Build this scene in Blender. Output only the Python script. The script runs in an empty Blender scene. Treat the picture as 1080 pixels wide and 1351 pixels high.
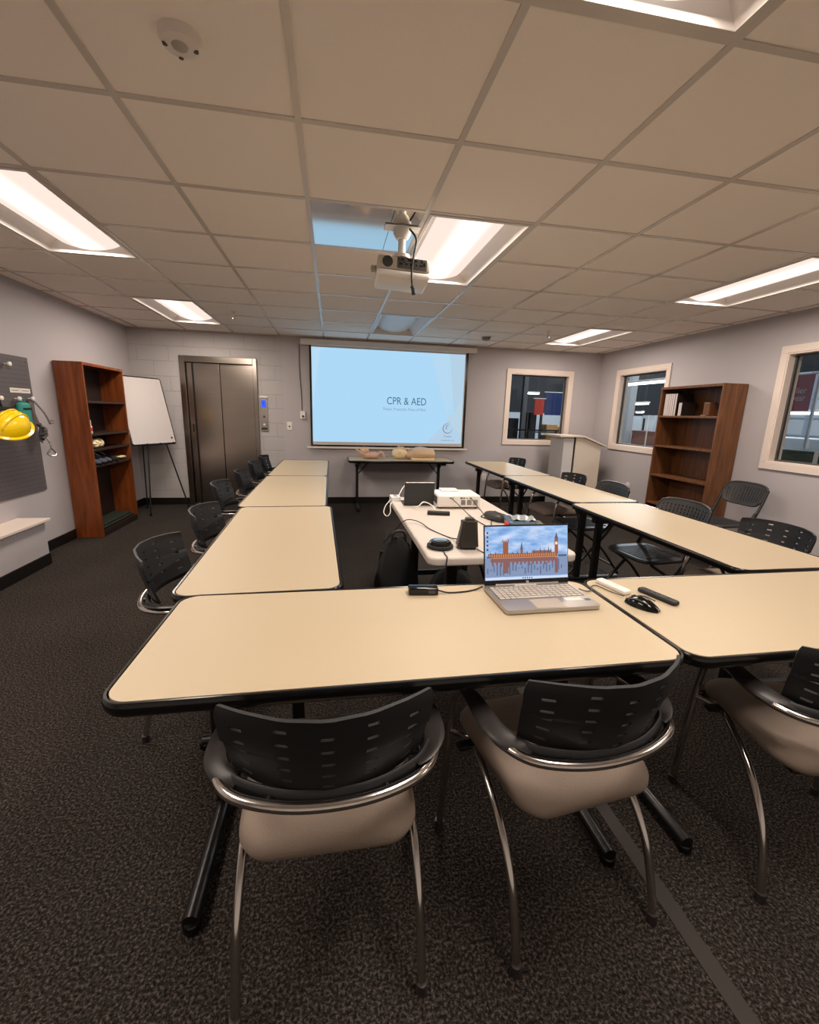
import bpy, bmesh, math, random
from math import sin, cos, pi, radians as R_
from mathutils import Vector, Matrix
random.seed(7)
SC = bpy.context.scene
COL = SC.collection
EYE = 1.385            # camera height above the carpet
CEIL = 2.415
XL, XR, YB, YF = -2.70, 4.27, 6.75, -1.9
TOP = 0.735

# ---------------------------------------------------------------- helpers
def tag(o, label=None, cat=None, group=None, kind=None):
    if label: o['label'] = label
    if cat: o['category'] = cat
    if group: o['group'] = group
    if kind: o['kind'] = kind
    return o

def thing(name, label, cat, loc=(0, 0, 0), rz=0.0, group=None):
    o = bpy.data.objects.new(name, None); COL.objects.link(o)
    o.empty_display_size = .05
    o.location = loc; o.rotation_euler = (0, 0, rz)
    return tag(o, label, cat, group)

def copy_tree(o, parent=None):
    c = o.copy(); COL.objects.link(c)
    if parent: c.parent = parent
    for ch in list(o.children): copy_tree(ch, c)
    return c

def lin(c):
    c = c / 255.0
    return c / 12.92 if c <= .04045 else ((c + .055) / 1.055) ** 2.4
def S(r, g, b): return (lin(r), lin(g), lin(b), 1.0)

class MB:
    """collects faces, builds ONE mesh object"""
    def __init__(s): s.v = []; s.f = []
    def add(s, vs, fs, M=None):
        n = len(s.v)
        s.v += [tuple(M @ Vector(v)) if M is not None else tuple(v) for v in vs]
        s.f += [tuple(i + n for i in f) for f in fs]
        return s
    def box(s, x0, y0, z0, x1, y1, z1, bev=0.0, M=None, seg=2):
        if bev <= 0:
            v = [(x, y, z) for z in (z0, z1) for y in (y0, y1) for x in (x0, x1)]
            f = [(0, 2, 3, 1), (4, 5, 7, 6), (0, 1, 5, 4), (2, 6, 7, 3), (0, 4, 6, 2), (1, 3, 7, 5)]
            return s.add(v, f, M)
        bm = bmesh.new(); bmesh.ops.create_cube(bm, size=1)
        for v in bm.verts:
            v.co = Vector(((x0 + x1) / 2 + v.co.x * (x1 - x0), (y0 + y1) / 2 + v.co.y * (y1 - y0), (z0 + z1) / 2 + v.co.z * (z1 - z0)))
        bmesh.ops.bevel(bm, geom=bm.edges[:], offset=bev, segments=seg, affect='EDGES', profile=.5)
        return s.bm(bm, M)
    def bm(s, bm, M=None):
        bm.verts.index_update()
        s.add([v.co[:] for v in bm.verts], [[v.index for v in f.verts] for f in bm.faces], M)
        bm.free(); return s
    def prism(s, pts, z0, z1, M=None, bev=0.0):
        """pts: outline in XY ccw, extruded z0..z1"""
        n = len(pts)
        v = [(p[0], p[1], z0) for p in pts] + [(p[0], p[1], z1) for p in pts]
        f = [tuple(range(n - 1, -1, -1)), tuple(range(n, 2 * n))] + [(i, (i + 1) % n, n + (i + 1) % n, n + i) for i in range(n)]
        return s.add(v, f, M)
    def layers(s, rings, M=None, cap=True, closed=True):
        n = len(rings[0]); v = [p for r in rings for p in r]; f = []
        m = n if closed else n - 1
        for k in range(len(rings) - 1):
            for i in range(m):
                j = (i + 1) % n
                f.append((k * n + i, k * n + j, (k + 1) * n + j, (k + 1) * n + i))
        if cap:
            f.append(tuple(range(n - 1, -1, -1))); b = (len(rings) - 1) * n
            f.append(tuple(range(b, b + n)))
        return s.add(v, f, M)
    def tube(s, pts, r, n=10, smooth=0, M=None, flat=None, cap=True):
        P = [Vector(p) for p in pts]
        if smooth: P = catmull(P, smooth)
        rr = r if callable(r) else (lambda t: r)
        T = []
        for i in range(len(P)):
            a = P[max(i - 1, 0)]; b = P[min(i + 1, len(P) - 1)]
            T.append((b - a).normalized())
        up = Vector((0, 0, 1)) if abs(T[0].z) < .9 else Vector((1, 0, 0))
        if flat: up = Vector(flat[0])
        X = (up - T[0] * up.dot(T[0])).normalized(); rings = []
        for i, p in enumerate(P):
            if flat: X = (up - T[i] * up.dot(T[i])).normalized()
            else: X = (X - T[i] * X.dot(T[i])).normalized()
            Y = T[i].cross(X); q = rr(i / max(1, len(P) - 1))
            w = flat[1] if flat else 1.0
            rings.append([p + X * cos(2 * pi * k / n) * q + Y * sin(2 * pi * k / n) * q * w for k in range(n)])
        return s.layers(rings, M, cap)
    def lathe(s, prof, n=24, M=None):
        """prof: (r,z) list about Z"""
        rings = [[(r * cos(2 * pi * k / n), r * sin(2 * pi * k / n), z) for k in range(n)] for r, z in prof]
        return s.layers(rings, M)
    def grid(s, fn, us, vs, M=None):
        n = len(us)
        v = [fn(u, w) for w in vs for u in us]
        f = [(j * n + i, j * n + i + 1, (j + 1) * n + i + 1, (j + 1) * n + i) for j in range(len(vs) - 1) for i in range(n - 1)]
        return s.add(v, f, M)
    def shell(s, fn, us, vs, hole, th, M=None):
        """curved sheet with real openings; fn(u,v)->point; cells for which hole(i,j) are left open"""
        n, m = len(us), len(vs)
        P = [[Vector(fn(u, w)) for u in us] for w in vs]
        N = []
        for j in range(m):
            row = []
            for i in range(n):
                a = P[j][min(i + 1, n - 1)] - P[j][max(i - 1, 0)]
                b = P[min(j + 1, m - 1)][i] - P[max(j - 1, 0)][i]
                row.append(a.cross(b).normalized())
            N.append(row)
        v = [P[j][i] + N[j][i] * th / 2 for j in range(m) for i in range(n)] + [P[j][i] - N[j][i] * th / 2 for j in range(m) for i in range(n)]
        o = n * m; f = []
        keep = lambda i, j: 0 <= i < n - 1 and 0 <= j < m - 1 and not hole(i, j)
        for j in range(m - 1):
            for i in range(n - 1):
                if not keep(i, j): continue
                a, b, c, d = j * n + i, j * n + i + 1, (j + 1) * n + i + 1, (j + 1) * n + i
                f.append((a, b, c, d)); f.append((o + d, o + c, o + b, o + a))
                if not keep(i, j - 1): f.append((b, a, o + a, o + b))
                if not keep(i + 1, j): f.append((c, b, o + b, o + c))
                if not keep(i, j + 1): f.append((d, c, o + c, o + d))
                if not keep(i - 1, j): f.append((a, d, o + d, o + a))
        return s.add(v, f, M)
    def build(s, name, mat, parent=None, smooth=False, angle=40, loc=None):
        me = bpy.data.meshes.new(name)
        me.from_pydata([tuple(v) for v in s.v], [], s.f); me.update()
        if isinstance(mat, (list, tuple)):
            for m in mat: me.materials.append(m)
        else: me.materials.append(mat)
        bm = bmesh.new(); bm.from_mesh(me)
        bmesh.ops.recalc_face_normals(bm, faces=bm.faces)
        if smooth:
            for f in bm.faces: f.smooth = True
            for e in bm.edges:
                if len(e.link_faces) == 2 and e.calc_face_angle(0) > R_(angle): e.smooth = False
        bm.to_mesh(me); bm.free()
        o = bpy.data.objects.new(name, me); COL.objects.link(o)
        if parent: o.parent = parent
        if loc: o.location = loc
        return o

def catmull(P, k):
    out = []
    for i in range(len(P) - 1):
        a, b, c, d = P[max(i - 1, 0)], P[i], P[i + 1], P[min(i + 2, len(P) - 1)]
        for q in range(k):
            t = q / k
            out.append(.5 * ((2 * b) + (c - a) * t + (2 * a - 5 * b + 4 * c - d) * t * t + (3 * b - a - 3 * c + d) * t ** 3))
    out.append(P[-1]); return out

def rrect(x0, y0, x1, y1, r, n=7):
    o = []
    for cx, cy, a in ((x1 - r, y0 + r, -90), (x1 - r, y1 - r, 0), (x0 + r, y1 - r, 90), (x0 + r, y0 + r, 180)):
        for k in range(n + 1):
            t = R_(a + 90 * k / n); o.append((cx + r * cos(t), cy + r * sin(t)))
    return o
def ins(pts, d, cx, cy, hx, hy):
    return [(cx + (x - cx) * (hx - d) / hx, cy + (y - cy) * (hy - d) / hy) for x, y in pts]

def puffy(mb, x0, y0, z0, x1, y1, z1, r, edge, M=None, steps=5):
    """rounded cushion/pad: rounded-rect outline with rounded top and bottom edges"""
    cx, cy, hx, hy = (x0 + x1) / 2, (y0 + y1) / 2, (x1 - x0) / 2, (y1 - y0) / 2
    base = rrect(x0, y0, x1, y1, r); rings = []
    h = z1 - z0
    for k in range(steps + 1):
        t = pi / 2 * k / steps
        rings.append([(x, y, z0 + edge * (1 - sin(t))) for x, y in ins(base, edge * (1 - cos(pi / 2 - t)) if 0 else edge * (1 - sin(t)) * 0 + edge * (1 - cos(t)) * 0, cx, cy, hx, hy)])
    rings = []
    for k in range(steps + 1):
        t = pi / 2 * k / steps      # bottom: from inset to full
        rings.append([(x, y, z0 + edge * (1 - cos(t))) for x, y in ins(base, edge * (1 - sin(t)), cx, cy, hx, hy)])
    for k in range(steps + 1):
        t = pi / 2 * k / steps
        rings.append([(x, y, z1 - edge * (1 - sin(t))) for x, y in ins(base, edge * (1 - cos(t)), cx, cy, hx, hy)])
    return mb.layers(rings, M)

def text_mb(txt, size, M, align='CENTER', bold=0.0, width=None):
    cu = bpy.data.curves.new('lettering', 'FONT'); cu.body = txt; cu.size = size
    cu.align_x = align; cu.align_y = 'CENTER'; cu.offset = bold; cu.resolution_u = 3; cu.extrude = 0.0004
    ob = bpy.data.objects.new('lettering', cu); COL.objects.link(ob)
    dg = bpy.context.evaluated_depsgraph_get(); dg.update()
    me = bpy.data.meshes.new_from_object(ob.evaluated_get(dg))
    vs = [v.co.copy() for v in me.vertices]; fs = [tuple(p.vertices) for p in me.polygons]
    bpy.data.objects.remove(ob); bpy.data.curves.remove(cu); bpy.data.meshes.remove(me)
    if width and vs:
        x0 = min(v.x for v in vs); x1 = max(v.x for v in vs); k = width / (x1 - x0)
        for v in vs: v.x *= k
    return MB().add([tuple(v) for v in vs], fs, M)

def TR(x, y, z, rx=0, ry=0, rz=0):
    return Matrix.Translation((x, y, z)) @ Matrix.Rotation(R_(rz), 4, 'Z') @ Matrix.Rotation(R_(ry), 4, 'Y') @ Matrix.Rotation(R_(rx), 4, 'X')

# ---------------------------------------------------------------- materials
def nodes(name):
    m = bpy.data.materials.new(name); m.use_nodes = True
    nt = m.node_tree; b = nt.nodes['Principled BSDF']
    return m, nt, b
def plain(name, col, rough=.5, metal=0.0, spec=.5, bump=0.0, bscale=200.0, var=0.0, vscale=20.0, coat=0.0):
    m, nt, b = nodes(name)
    b.inputs['Base Color'].default_value = col
    b.inputs['Roughness'].default_value = rough; b.inputs['Metallic'].default_value = metal
    b.inputs['Specular IOR Level'].default_value = spec
    b.inputs['Coat Weight'].default_value = coat
    tc = nt.nodes.new('ShaderNodeTexCoord')
    if var:
        n = nt.nodes.new('ShaderNodeTexNoise'); n.inputs['Scale'].default_value = vscale; n.inputs['Detail'].default_value = 5
        mx = nt.nodes.new('ShaderNodeMix'); mx.data_type = 'RGBA'
        mx.inputs[6].default_value = tuple(c * (1 - var) for c in col[:3]) + (1,)
        mx.inputs[7].default_value = tuple(min(1, c * (1 + var)) for c in col[:3]) + (1,)
        nt.links.new(tc.outputs['Object'], n.inputs['Vector']); nt.links.new(n.outputs['Fac'], mx.inputs[0]); nt.links.new(mx.outputs[2], b.inputs['Base Color'])
    if bump:
        n = nt.nodes.new('ShaderNodeTexNoise'); n.inputs['Scale'].default_value = bscale; n.inputs['Detail'].default_value = 4
        bp = nt.nodes.new('ShaderNodeBump'); bp.inputs['Strength'].default_value = bump; bp.inputs['Distance'].default_value = .002
        nt.links.new(tc.outputs['Object'], n.inputs['Vector']); nt.links.new(n.outputs['Fac'], bp.inputs['Height']); nt.links.new(bp.outputs['Normal'], b.inputs['Normal'])
    return m
def emit(name, col, strength=1.0):
    m = bpy.data.materials.new(name); m.use_nodes = True; nt = m.node_tree; nt.nodes.clear()
    e = nt.nodes.new('ShaderNodeEmission'); o = nt.nodes.new('ShaderNodeOutputMaterial')
    e.inputs[0].default_value = col; e.inputs[1].default_value = strength
    nt.links.new(e.outputs[0], o.inputs[0]); return m
def ramp(nt, stops):
    r = nt.nodes.new('ShaderNodeValToRGB'); e = r.color_ramp.elements
    while len(e) < len(stops): e.new(.5)
    for q, (p, c) in zip(e, stops): q.position = p; q.color = c
    return r

def m_carpet():
    m, nt, b = nodes('carpet')
    tc = nt.nodes.new('ShaderNodeTexCoord')
    n = nt.nodes.new('ShaderNodeTexNoise'); n.inputs['Scale'].default_value = 120; n.inputs['Detail'].default_value = 3; n.inputs['Roughness'].default_value = .7
    n2 = nt.nodes.new('ShaderNodeTexNoise'); n2.inputs['Scale'].default_value = 2.2; n2.inputs['Detail'].default_value = 3
    n3 = nt.nodes.new('ShaderNodeTexVoronoi'); n3.inputs['Scale'].default_value = 210
    for q in (n, n2, n3): nt.links.new(tc.outputs['Object'], q.inputs['Vector'])
    r = ramp(nt, [(.34, S(20, 18, 17)), (.5, S(50, 45, 42)), (.68, S(108, 98, 90))])
    nt.links.new(n.outputs['Fac'], r.inputs['Fac'])
    mx = nt.nodes.new('ShaderNodeMix'); mx.data_type = 'RGBA'; mx.blend_type = 'MULTIPLY'; mx.inputs[0].default_value = .35
    r2 = ramp(nt, [(.35, (.65, .65, .65, 1)), (.65, (1, 1, 1, 1))]); nt.links.new(n2.outputs['Fac'], r2.inputs['Fac'])
    nt.links.new(r.outputs['Color'], mx.inputs[6]); nt.links.new(r2.outputs['Color'], mx.inputs[7]); nt.links.new(mx.outputs[2], b.inputs['Base Color'])
    b.inputs['Roughness'].default_value = 1; b.inputs['Specular IOR Level'].default_value = .1
    bp = nt.nodes.new('ShaderNodeBump'); bp.inputs['Strength'].default_value = .8; bp.inputs['Distance'].default_value = .006
    nt.links.new(n3.outputs['Distance'], bp.inputs['Height']); nt.links.new(bp.outputs['Normal'], b.inputs['Normal'])
    return m
def m_wood(name, c0, c1, rough=.35, axis='Z', scale=1.0):
    m, nt, b = nodes(name)
    tc = nt.nodes.new('ShaderNodeTexCoord'); mp = nt.nodes.new('ShaderNodeMapping')
    s = {'Z': (9, 9, .9), 'Y': (9, .9, 9), 'X': (.9, 9, 9)}[axis]
    mp.inputs['Scale'].default_value = tuple(q * scale for q in s)
    n = nt.nodes.new('ShaderNodeTexNoise'); n.inputs['Scale'].default_value = 3.0; n.inputs['Detail'].default_value = 6; n.inputs['Distortion'].default_value = .6
    nt.links.new(tc.outputs['Object'], mp.inputs['Vector']); nt.links.new(mp.outputs[0], n.inputs['Vector'])
    r = ramp(nt, [(.3, c0), (.7, c1)]); nt.links.new(n.outputs['Fac'], r.inputs['Fac']); nt.links.new(r.outputs['Color'], b.inputs['Base Color'])
    b.inputs['Roughness'].default_value = rough
    return m
def m_block(col):
    """painted block wall: courses of 0.2 m, left part only is real block"""
    m, nt, b = nodes('painted_block')
    tc = nt.nodes.new('ShaderNodeTexCoord'); sp = nt.nodes.new('ShaderNodeSeparateXYZ'); cb = nt.nodes.new('ShaderNodeCombineXYZ')
    nt.links.new(tc.outputs['Object'], sp.inputs[0]); nt.links.new(sp.outputs['X'], cb.inputs['X']); nt.links.new(sp.outputs['Z'], cb.inputs['Y'])
    br = nt.nodes.new('ShaderNodeTexBrick'); br.inputs['Scale'].default_value = 1; br.inputs['Brick Width'].default_value = .4; br.inputs['Row Height'].default_value = .2
    br.inputs['Mortar Size'].default_value = .006; br.inputs['Mortar Smooth'].default_value = .6; br.inputs['Bias'].default_value = 0
    br.inputs['Color1'].default_value = col; br.inputs['Color2'].default_value = col; br.inputs['Mortar'].default_value = tuple(c * .9 for c in col[:3]) + (1,)
    nt.links.new(cb.outputs[0], br.inputs['Vector']); nt.links.new(br.outputs['Color'], b.inputs['Base Color'])
    n = nt.nodes.new('ShaderNodeTexNoise'); n.inputs['Scale'].default_value = 60; nt.links.new(tc.outputs['Object'], n.inputs['Vector'])
    ma = nt.nodes.new('ShaderNodeMath'); ma.operation = 'MULTIPLY_ADD'; ma.inputs[1].default_value = -3.0
    nt.links.new(br.outputs['Fac'], ma.inputs[0]); nt.links.new(n.outputs['Fac'], ma.inputs[2])
    bp = nt.nodes.new('ShaderNodeBump'); bp.inputs['Strength'].default_value = .5; bp.inputs['Distance'].default_value = .003
    nt.links.new(ma.outputs[0], bp.inputs['Height']); nt.links.new(bp.outputs['Normal'], b.inputs['Normal'])
    b.inputs['Roughness'].default_value = .6
    return m
def m_steel(name, col, rough=.3, aniso_axis='X'):
    m, nt, b = nodes(name)
    tc = nt.nodes.new('ShaderNodeTexCoord'); mp = nt.nodes.new('ShaderNodeMapping')
    mp.inputs['Scale'].default_value = (1, 1, 260) if aniso_axis == 'X' else (260, 260, 1)
    n = nt.nodes.new('ShaderNodeTexNoise'); n.inputs['Scale'].default_value = 1.5; n.inputs['Detail'].default_value = 3
    nt.links.new(tc.outputs['Object'], mp.inputs[0]); nt.links.new(mp.outputs[0], n.inputs['Vector'])
    r = ramp(nt, [(.3, tuple(c * .8 for c in col[:3]) + (1,)), (.7, col)]); nt.links.new(n.outputs['Fac'], r.inputs['Fac']); nt.links.new(r.outputs['Color'], b.inputs['Base Color'])
    b.inputs['Metallic'].default_value = 1; b.inputs['Roughness'].default_value = rough
    return m
def m_lens():
    """diffuser lens: brightest over the tube along its middle"""
    m = emit('troffer_lens', (1, 1, 1, 1), 1.0); nt = m.node_tree; e = nt.nodes['Emission']
    tc = nt.nodes.new('ShaderNodeTexCoord'); sp = nt.nodes.new('ShaderNodeSeparateXYZ'); ab = nt.nodes.new('ShaderNodeMath'); ab.operation = 'ABSOLUTE'
    nt.links.new(tc.outputs['Object'], sp.inputs[0]); nt.links.new(sp.outputs['X'], ab.inputs[0])
    mr = nt.nodes.new('ShaderNodeMapRange'); mr.inputs['From Min'].default_value = .015; mr.inputs['From Max'].default_value = .12; mr.inputs['To Min'].default_value = 0; mr.inputs['To Max'].default_value = 1; mr.interpolation_type = 'SMOOTHSTEP'
    nt.links.new(ab.outputs[0], mr.inputs['Value'])
    r = ramp(nt, [(0.0, (1.5, 1.35, 1.2, 1)), (1.0, (.9, .73, .64, 1))]); nt.links.new(mr.outputs[0], r.inputs['Fac']); nt.links.new(r.outputs['Color'], e.inputs[0])
    return m
def m_glass():
    m = bpy.data.materials.new('window_glass'); m.use_nodes = True; nt = m.node_tree; nt.nodes.clear()
    o = nt.nodes.new('ShaderNodeOutputMaterial'); mix = nt.nodes.new('ShaderNodeMixShader'); t = nt.nodes.new('ShaderNodeBsdfTransparent'); g = nt.nodes.new('ShaderNodeBsdfGlossy')
    f0 = nt.nodes.new('ShaderNodeFresnel'); f0.inputs['IOR'].default_value = 1.5
    ge = nt.nodes.new('ShaderNodeNewGeometry'); f = nt.nodes.new('ShaderNodeMath'); f.operation = 'MULTIPLY'; iv = nt.nodes.new('ShaderNodeMath'); iv.operation = 'SUBTRACT'; iv.inputs[0].default_value = 1
    nt.links.new(ge.outputs['Backfacing'], iv.inputs[1]); nt.links.new(f0.outputs[0], f.inputs[0]); nt.links.new(iv.outputs[0], f.inputs[1])
    t.inputs[0].default_value = (.93, .95, .96, 1); g.inputs['Roughness'].default_value = .02
    nt.links.new(f.outputs[0], mix.inputs[0]); nt.links.new(t.outputs[0], mix.inputs[1]); nt.links.new(g.outputs[0], mix.inputs[2]); nt.links.new(mix.outputs[0], o.inputs[0])
    return m

M = dict(
    carpet=m_carpet(),
    wall=plain('wall_paint', S(181, 175, 177), .65, bump=.15, bscale=90),
    bouncewhite=plain('bounce_white_paint', S(240, 236, 230), .7),
    block=m_block(S(178, 173, 172)),
    tile=plain('ceiling_tile', S(244, 235, 226), .9, bump=.5, bscale=260, var=.03, vscale=300),
    grid=plain('grid_paint', S(206, 198, 190), .25),
    base=plain('black_baseboard', S(20, 18, 17), .35),
    trim=plain('cream_trim', S(226, 211, 200), .4),
    laminate=plain('table_laminate', S(187, 171, 144), .45, var=.03, vscale=140, spec=.2),
    bumper=plain('black_bumper', S(12, 11, 11), .2),
    black_metal=plain('black_metal', S(15, 14, 14), .35),
    chrome=plain('chrome', (.62, .59, .56, 1), .16, metal=1),
    plastic=plain('black_plastic', S(20, 21, 24), .55, bump=.1, bscale=500),
    rubber=plain('dark_pad', S(44, 40, 40), .42),
    fabric=plain('taupe_fabric', S(148, 133, 121), .95, bump=.6, bscale=420, var=.12, vscale=350, spec=.15),
    mesh=plain('charcoal_plastic', S(42, 40, 40), .42),
    white=plain('white_plastic', S(232, 228, 222), .35),
    whitem=plain('white_metal', S(222, 214, 206), .4),
    offwhite=plain('granite_white_plastic', S(206, 196, 186), .45, bump=.2, bscale=400, var=.03, vscale=300),
    cherry=m_wood('cherry_wood', S(98, 46, 17), S(142, 74, 30), .36),
    walnut=m_wood('walnut_wood', S(84, 52, 28), S(122, 78, 46), .38),
    darkshelf=plain('dark_shelf_laminate', S(44, 28, 22), .4),
    darkback=plain('dark_backing', S(30, 20, 16), .5),
    steel=m_steel('brushed_steel', (.42, .37, .32, 1), .18),
    steel2=m_steel('plate_steel', (.5, .46, .42, 1), .25, 'Z'),
    sheet=plain('sheet_metal', (.75, .74, .72, 1), .07, metal=1),
    board=plain('whiteboard', S(204, 197, 194), .25),
    peg=plain('grey_pegboard', S(90, 84, 86), .6),
    pegdark=plain('peg_hole', S(40, 38, 38), .9),
    yellow=plain('hard_hat_yellow', S(246, 206, 10), .22, coat=.4),
    teal=plain('teal_cloth', S(38, 140, 126), .6, bump=.5, bscale=60),
    strap=plain('grey_strap', S(84, 78, 78), .7),
    darkcloth=plain('dark_cloth', S(9, 9, 11), .85, bump=.6, bscale=60),
    red=plain('red_plastic', S(205, 40, 38), .4),
    bluegrey=plain('blue_grey_vinyl', S(70, 92, 112), .4),
    film=plain('clear_film', S(150, 156, 160), .1),
    skin=plain('manikin_tan', S(214, 182, 148), .5),
    skin2=plain('manikin_pale', S(238, 218, 176), .5),
    skin3=plain('doll_pink', S(206, 168, 148), .5),
    laptop=plain('silver_laptop', (.48, .45, .42, 1), .34, metal=.75),
    laptopkey=plain('laptop_key', S(196, 186, 174), .5),
    laptopblack=plain('screen_bezel', S(12, 12, 14), .25),
    blackgloss=plain('gloss_black', S(10, 10, 12), .12),
    greyplastic=plain('grey_plastic', S(70, 68, 66), .45),
    beigeplastic=plain('aged_projector_plastic', S(186, 176, 160), .5),
    paper=plain('paper', S(224, 216, 208), .8),
    binder=plain('pale_binder', S(196, 184, 182), .55),
    podium=plain('podium_laminate', S(216, 202, 186), .45, var=.02, vscale=100),
    podium2=plain('podium_grey_panel', S(204, 200, 198), .4),
    podiumgap=plain('podium_brown_post', S(120, 104, 88), .5),
    glass=m_glass(),
    lens=m_lens(),
    lamp=emit('troffer_lamp', (1.0, .93, .86, 1), 3.0),
    reflector=plain('troffer_reflector', S(226, 218, 212), .35),
    lensoff=plain('unlit_lens', S(214, 212, 208), .3),
    chkgreen=plain('mat_green', S(22, 30, 18), .7),
)
# ================================================================ ROOM
GX0, GY0, C2 = -.7214 - 5 * .6096, 1.904 - 7 * .6096, .6096      # ceiling grid
gx = lambda i: -.7214 + .6096 * i
gy = lambda j: 1.904 + .6096 * j
FIX = [(2, 1, True), (2, 5, False), (-2, 1, True), (-2, 5, True), (2, -3, True), (6, 1, True), (6, 5, True), (-2, -3, True), (6, -3, True)]
cells = set()
for i, j, on in FIX: cells |= {(i, j), (i, j + 1)}
cells.add((1, 1))

MB().box(XL - .15, YF - .15, -.12, XR + .15, YB + .15, 0).build('floor', M['carpet'])['kind'] = 'structure'
# ceiling tiles (lay-in) leaving the fixture cells open
mb = MB()
xs = sorted([XL] + [gx(i) for i in range(-3, 10) if XL < gx(i) < XR] + [XR])
ys = sorted([YF] + [gy(j) for j in range(-7, 9) if YF < gy(j) < YB] + [YB])
for a, b in zip(xs[:-1], xs[1:]):
    for c, d in zip(ys[:-1], ys[1:]):
        i = math.floor(((a + b) / 2 + .7214) / .6096); j = math.floor(((c + d) / 2 - 1.904) / .6096)
        if (i, j) in cells: continue
        mb.box(a + .003, c + .003, CEIL + .004, b - .003, d - .003, CEIL + .02)
mb.box(XL - .15, YF - .15, CEIL + .16, XR + .15, YB + .15, CEIL + .2)
mb.build('ceiling', M['tile'])['kind'] = 'structure'
mb = MB(); w = .012
for x in xs[1:-1]:
    yb = YF; 
    mb.box(x - w, YF, CEIL - .001, x + w, YB, CEIL + .007)
for a, b in zip(xs[:-1], xs[1:]):
    for y in ys[1:-1]:
        i = math.floor(((a + b) / 2 + .7214) / .6096); j = round((y - 1.904) / .6096)
        if any(i == q[0] and j == q[1] + 1 for q in FIX): continue
        mb.box(a + w * .9, y - w, CEIL - .0005, b - w * .9, y + w, CEIL + .0065)
for (x0, y0, x1, y1) in ((XL, YF, XL + .02, YB), (XR - .02, YF, XR, YB), (XL, YB - .02, XR, YB), (XL, YF, XR, YF + .02)):
    mb.box(x0, y0, CEIL - .003, x1, y1, CEIL + .004)
mb.build('trim_1', M['grid'])['kind'] = 'structure'

def wall_with_holes(name, mat, fn, u0, u1, holes, z1=CEIL + .16, th=.14):
    """fn(u, d, z) -> xyz; holes: (ua, ub, za, zb)"""
    us = sorted({u0, u1} | {h[0] for h in holes} | {h[1] for h in holes}); zs = sorted({0, z1} | {h[2] for h in holes} | {h[3] for h in holes})
    m = MB()
    hole = lambda i, j: any(h[0] - 1e-6 <= us[i] and us[i + 1] <= h[1] + 1e-6 and h[2] - 1e-6 <= zs[j] and zs[j + 1] <= h[3] + 1e-6 for h in holes)
    # front/back and reveals
    n = len(us)
    v = [fn(u, 0, z) for z in zs for u in us] + [fn(u, th, z) for z in zs for u in us]; o = n * len(zs); f = []
    keep = lambda i, j: 0 <= i < n - 1 and 0 <= j < len(zs) - 1 and not hole(i, j)
    for j in range(len(zs) - 1):
        for i in range(n - 1):
            if not keep(i, j): continue
            a, b, c, d = j * n + i, j * n + i + 1, (j + 1) * n + i + 1, (j + 1) * n + i
            f += [(a, b, c, d), (o + d, o + c, o + b, o + a)]
            if not keep(i, j - 1): f.append((b, a, o + a, o + b))
            if not keep(i + 1, j): f.append((c, b, o + b, o + c))
            if not keep(i, j + 1): f.append((d, c, o + c, o + d))
            if not keep(i - 1, j): f.append((a, d, o + d, o + a))
    ob = m.add(v, f).build(name, mat); ob['kind'] = 'structure'; return ob
fb = lambda u, d, z: (u, YB + d, z)
fr = lambda u, d, z: (XR + d, u, z)
W1 = (2.75, 3.745, 1.02, 2.055); W2 = (5.245, 6.215, 1.015, 2.05); W3 = (2.72, 3.69, 1.02, 2.05)
wall_with_holes('wall_back', M['block'], fb, XL - .14, -.70, [(-2.0, -1.10, 0, 2.02)])
o_ = wall_with_holes('wall_back', M['wall'], fb, -.70, XR + .14, [W1])
wall_with_holes('wall_right', M['wall'], fr, YF - .14, YB, [W2, W3])
MB().box(XL - .14, YF - .14, 0, XL, YB, CEIL + .16).build('wall_left', M['wall'])['kind'] = 'structure'
MB().box(XL, YF - .14, 0, XR, YF, CEIL + .16).build('wall_front', M['bouncewhite'])['kind'] = 'structure'  # unseen wall behind the camera, made white to bounce light onto the ceiling

# boxed-out ledge on the left wall with its own skirting
mb = MB().box(XL, YF, .0, -2.48, 4.17, .385)
mb.build('trim_2', M['wall'])['kind'] = 'structure'
MB().box(XL, YF, .386, -2.445, 4.20, .41, .004).build('trim_3', M['trim'])['kind'] = 'structure'
def base(name, x0, y0, x1, y1):
    MB().box(x0, y0, .001, x1, y1, .1, .003).build(name, M['base'])['kind'] = 'structure'
base('baseboard_left', XL, 4.175, XL + .012, YB)
base('baseboard_ledge', -2.48, YF, -2.468, 4.172)
base('baseboard_back', XL + .013, YB - .012, -2.075, YB)
base('baseboard_back', -1.035, YB - .012, XR, YB)
base('baseboard_right', XR - .012, YF, XR, YB - .013)

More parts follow.
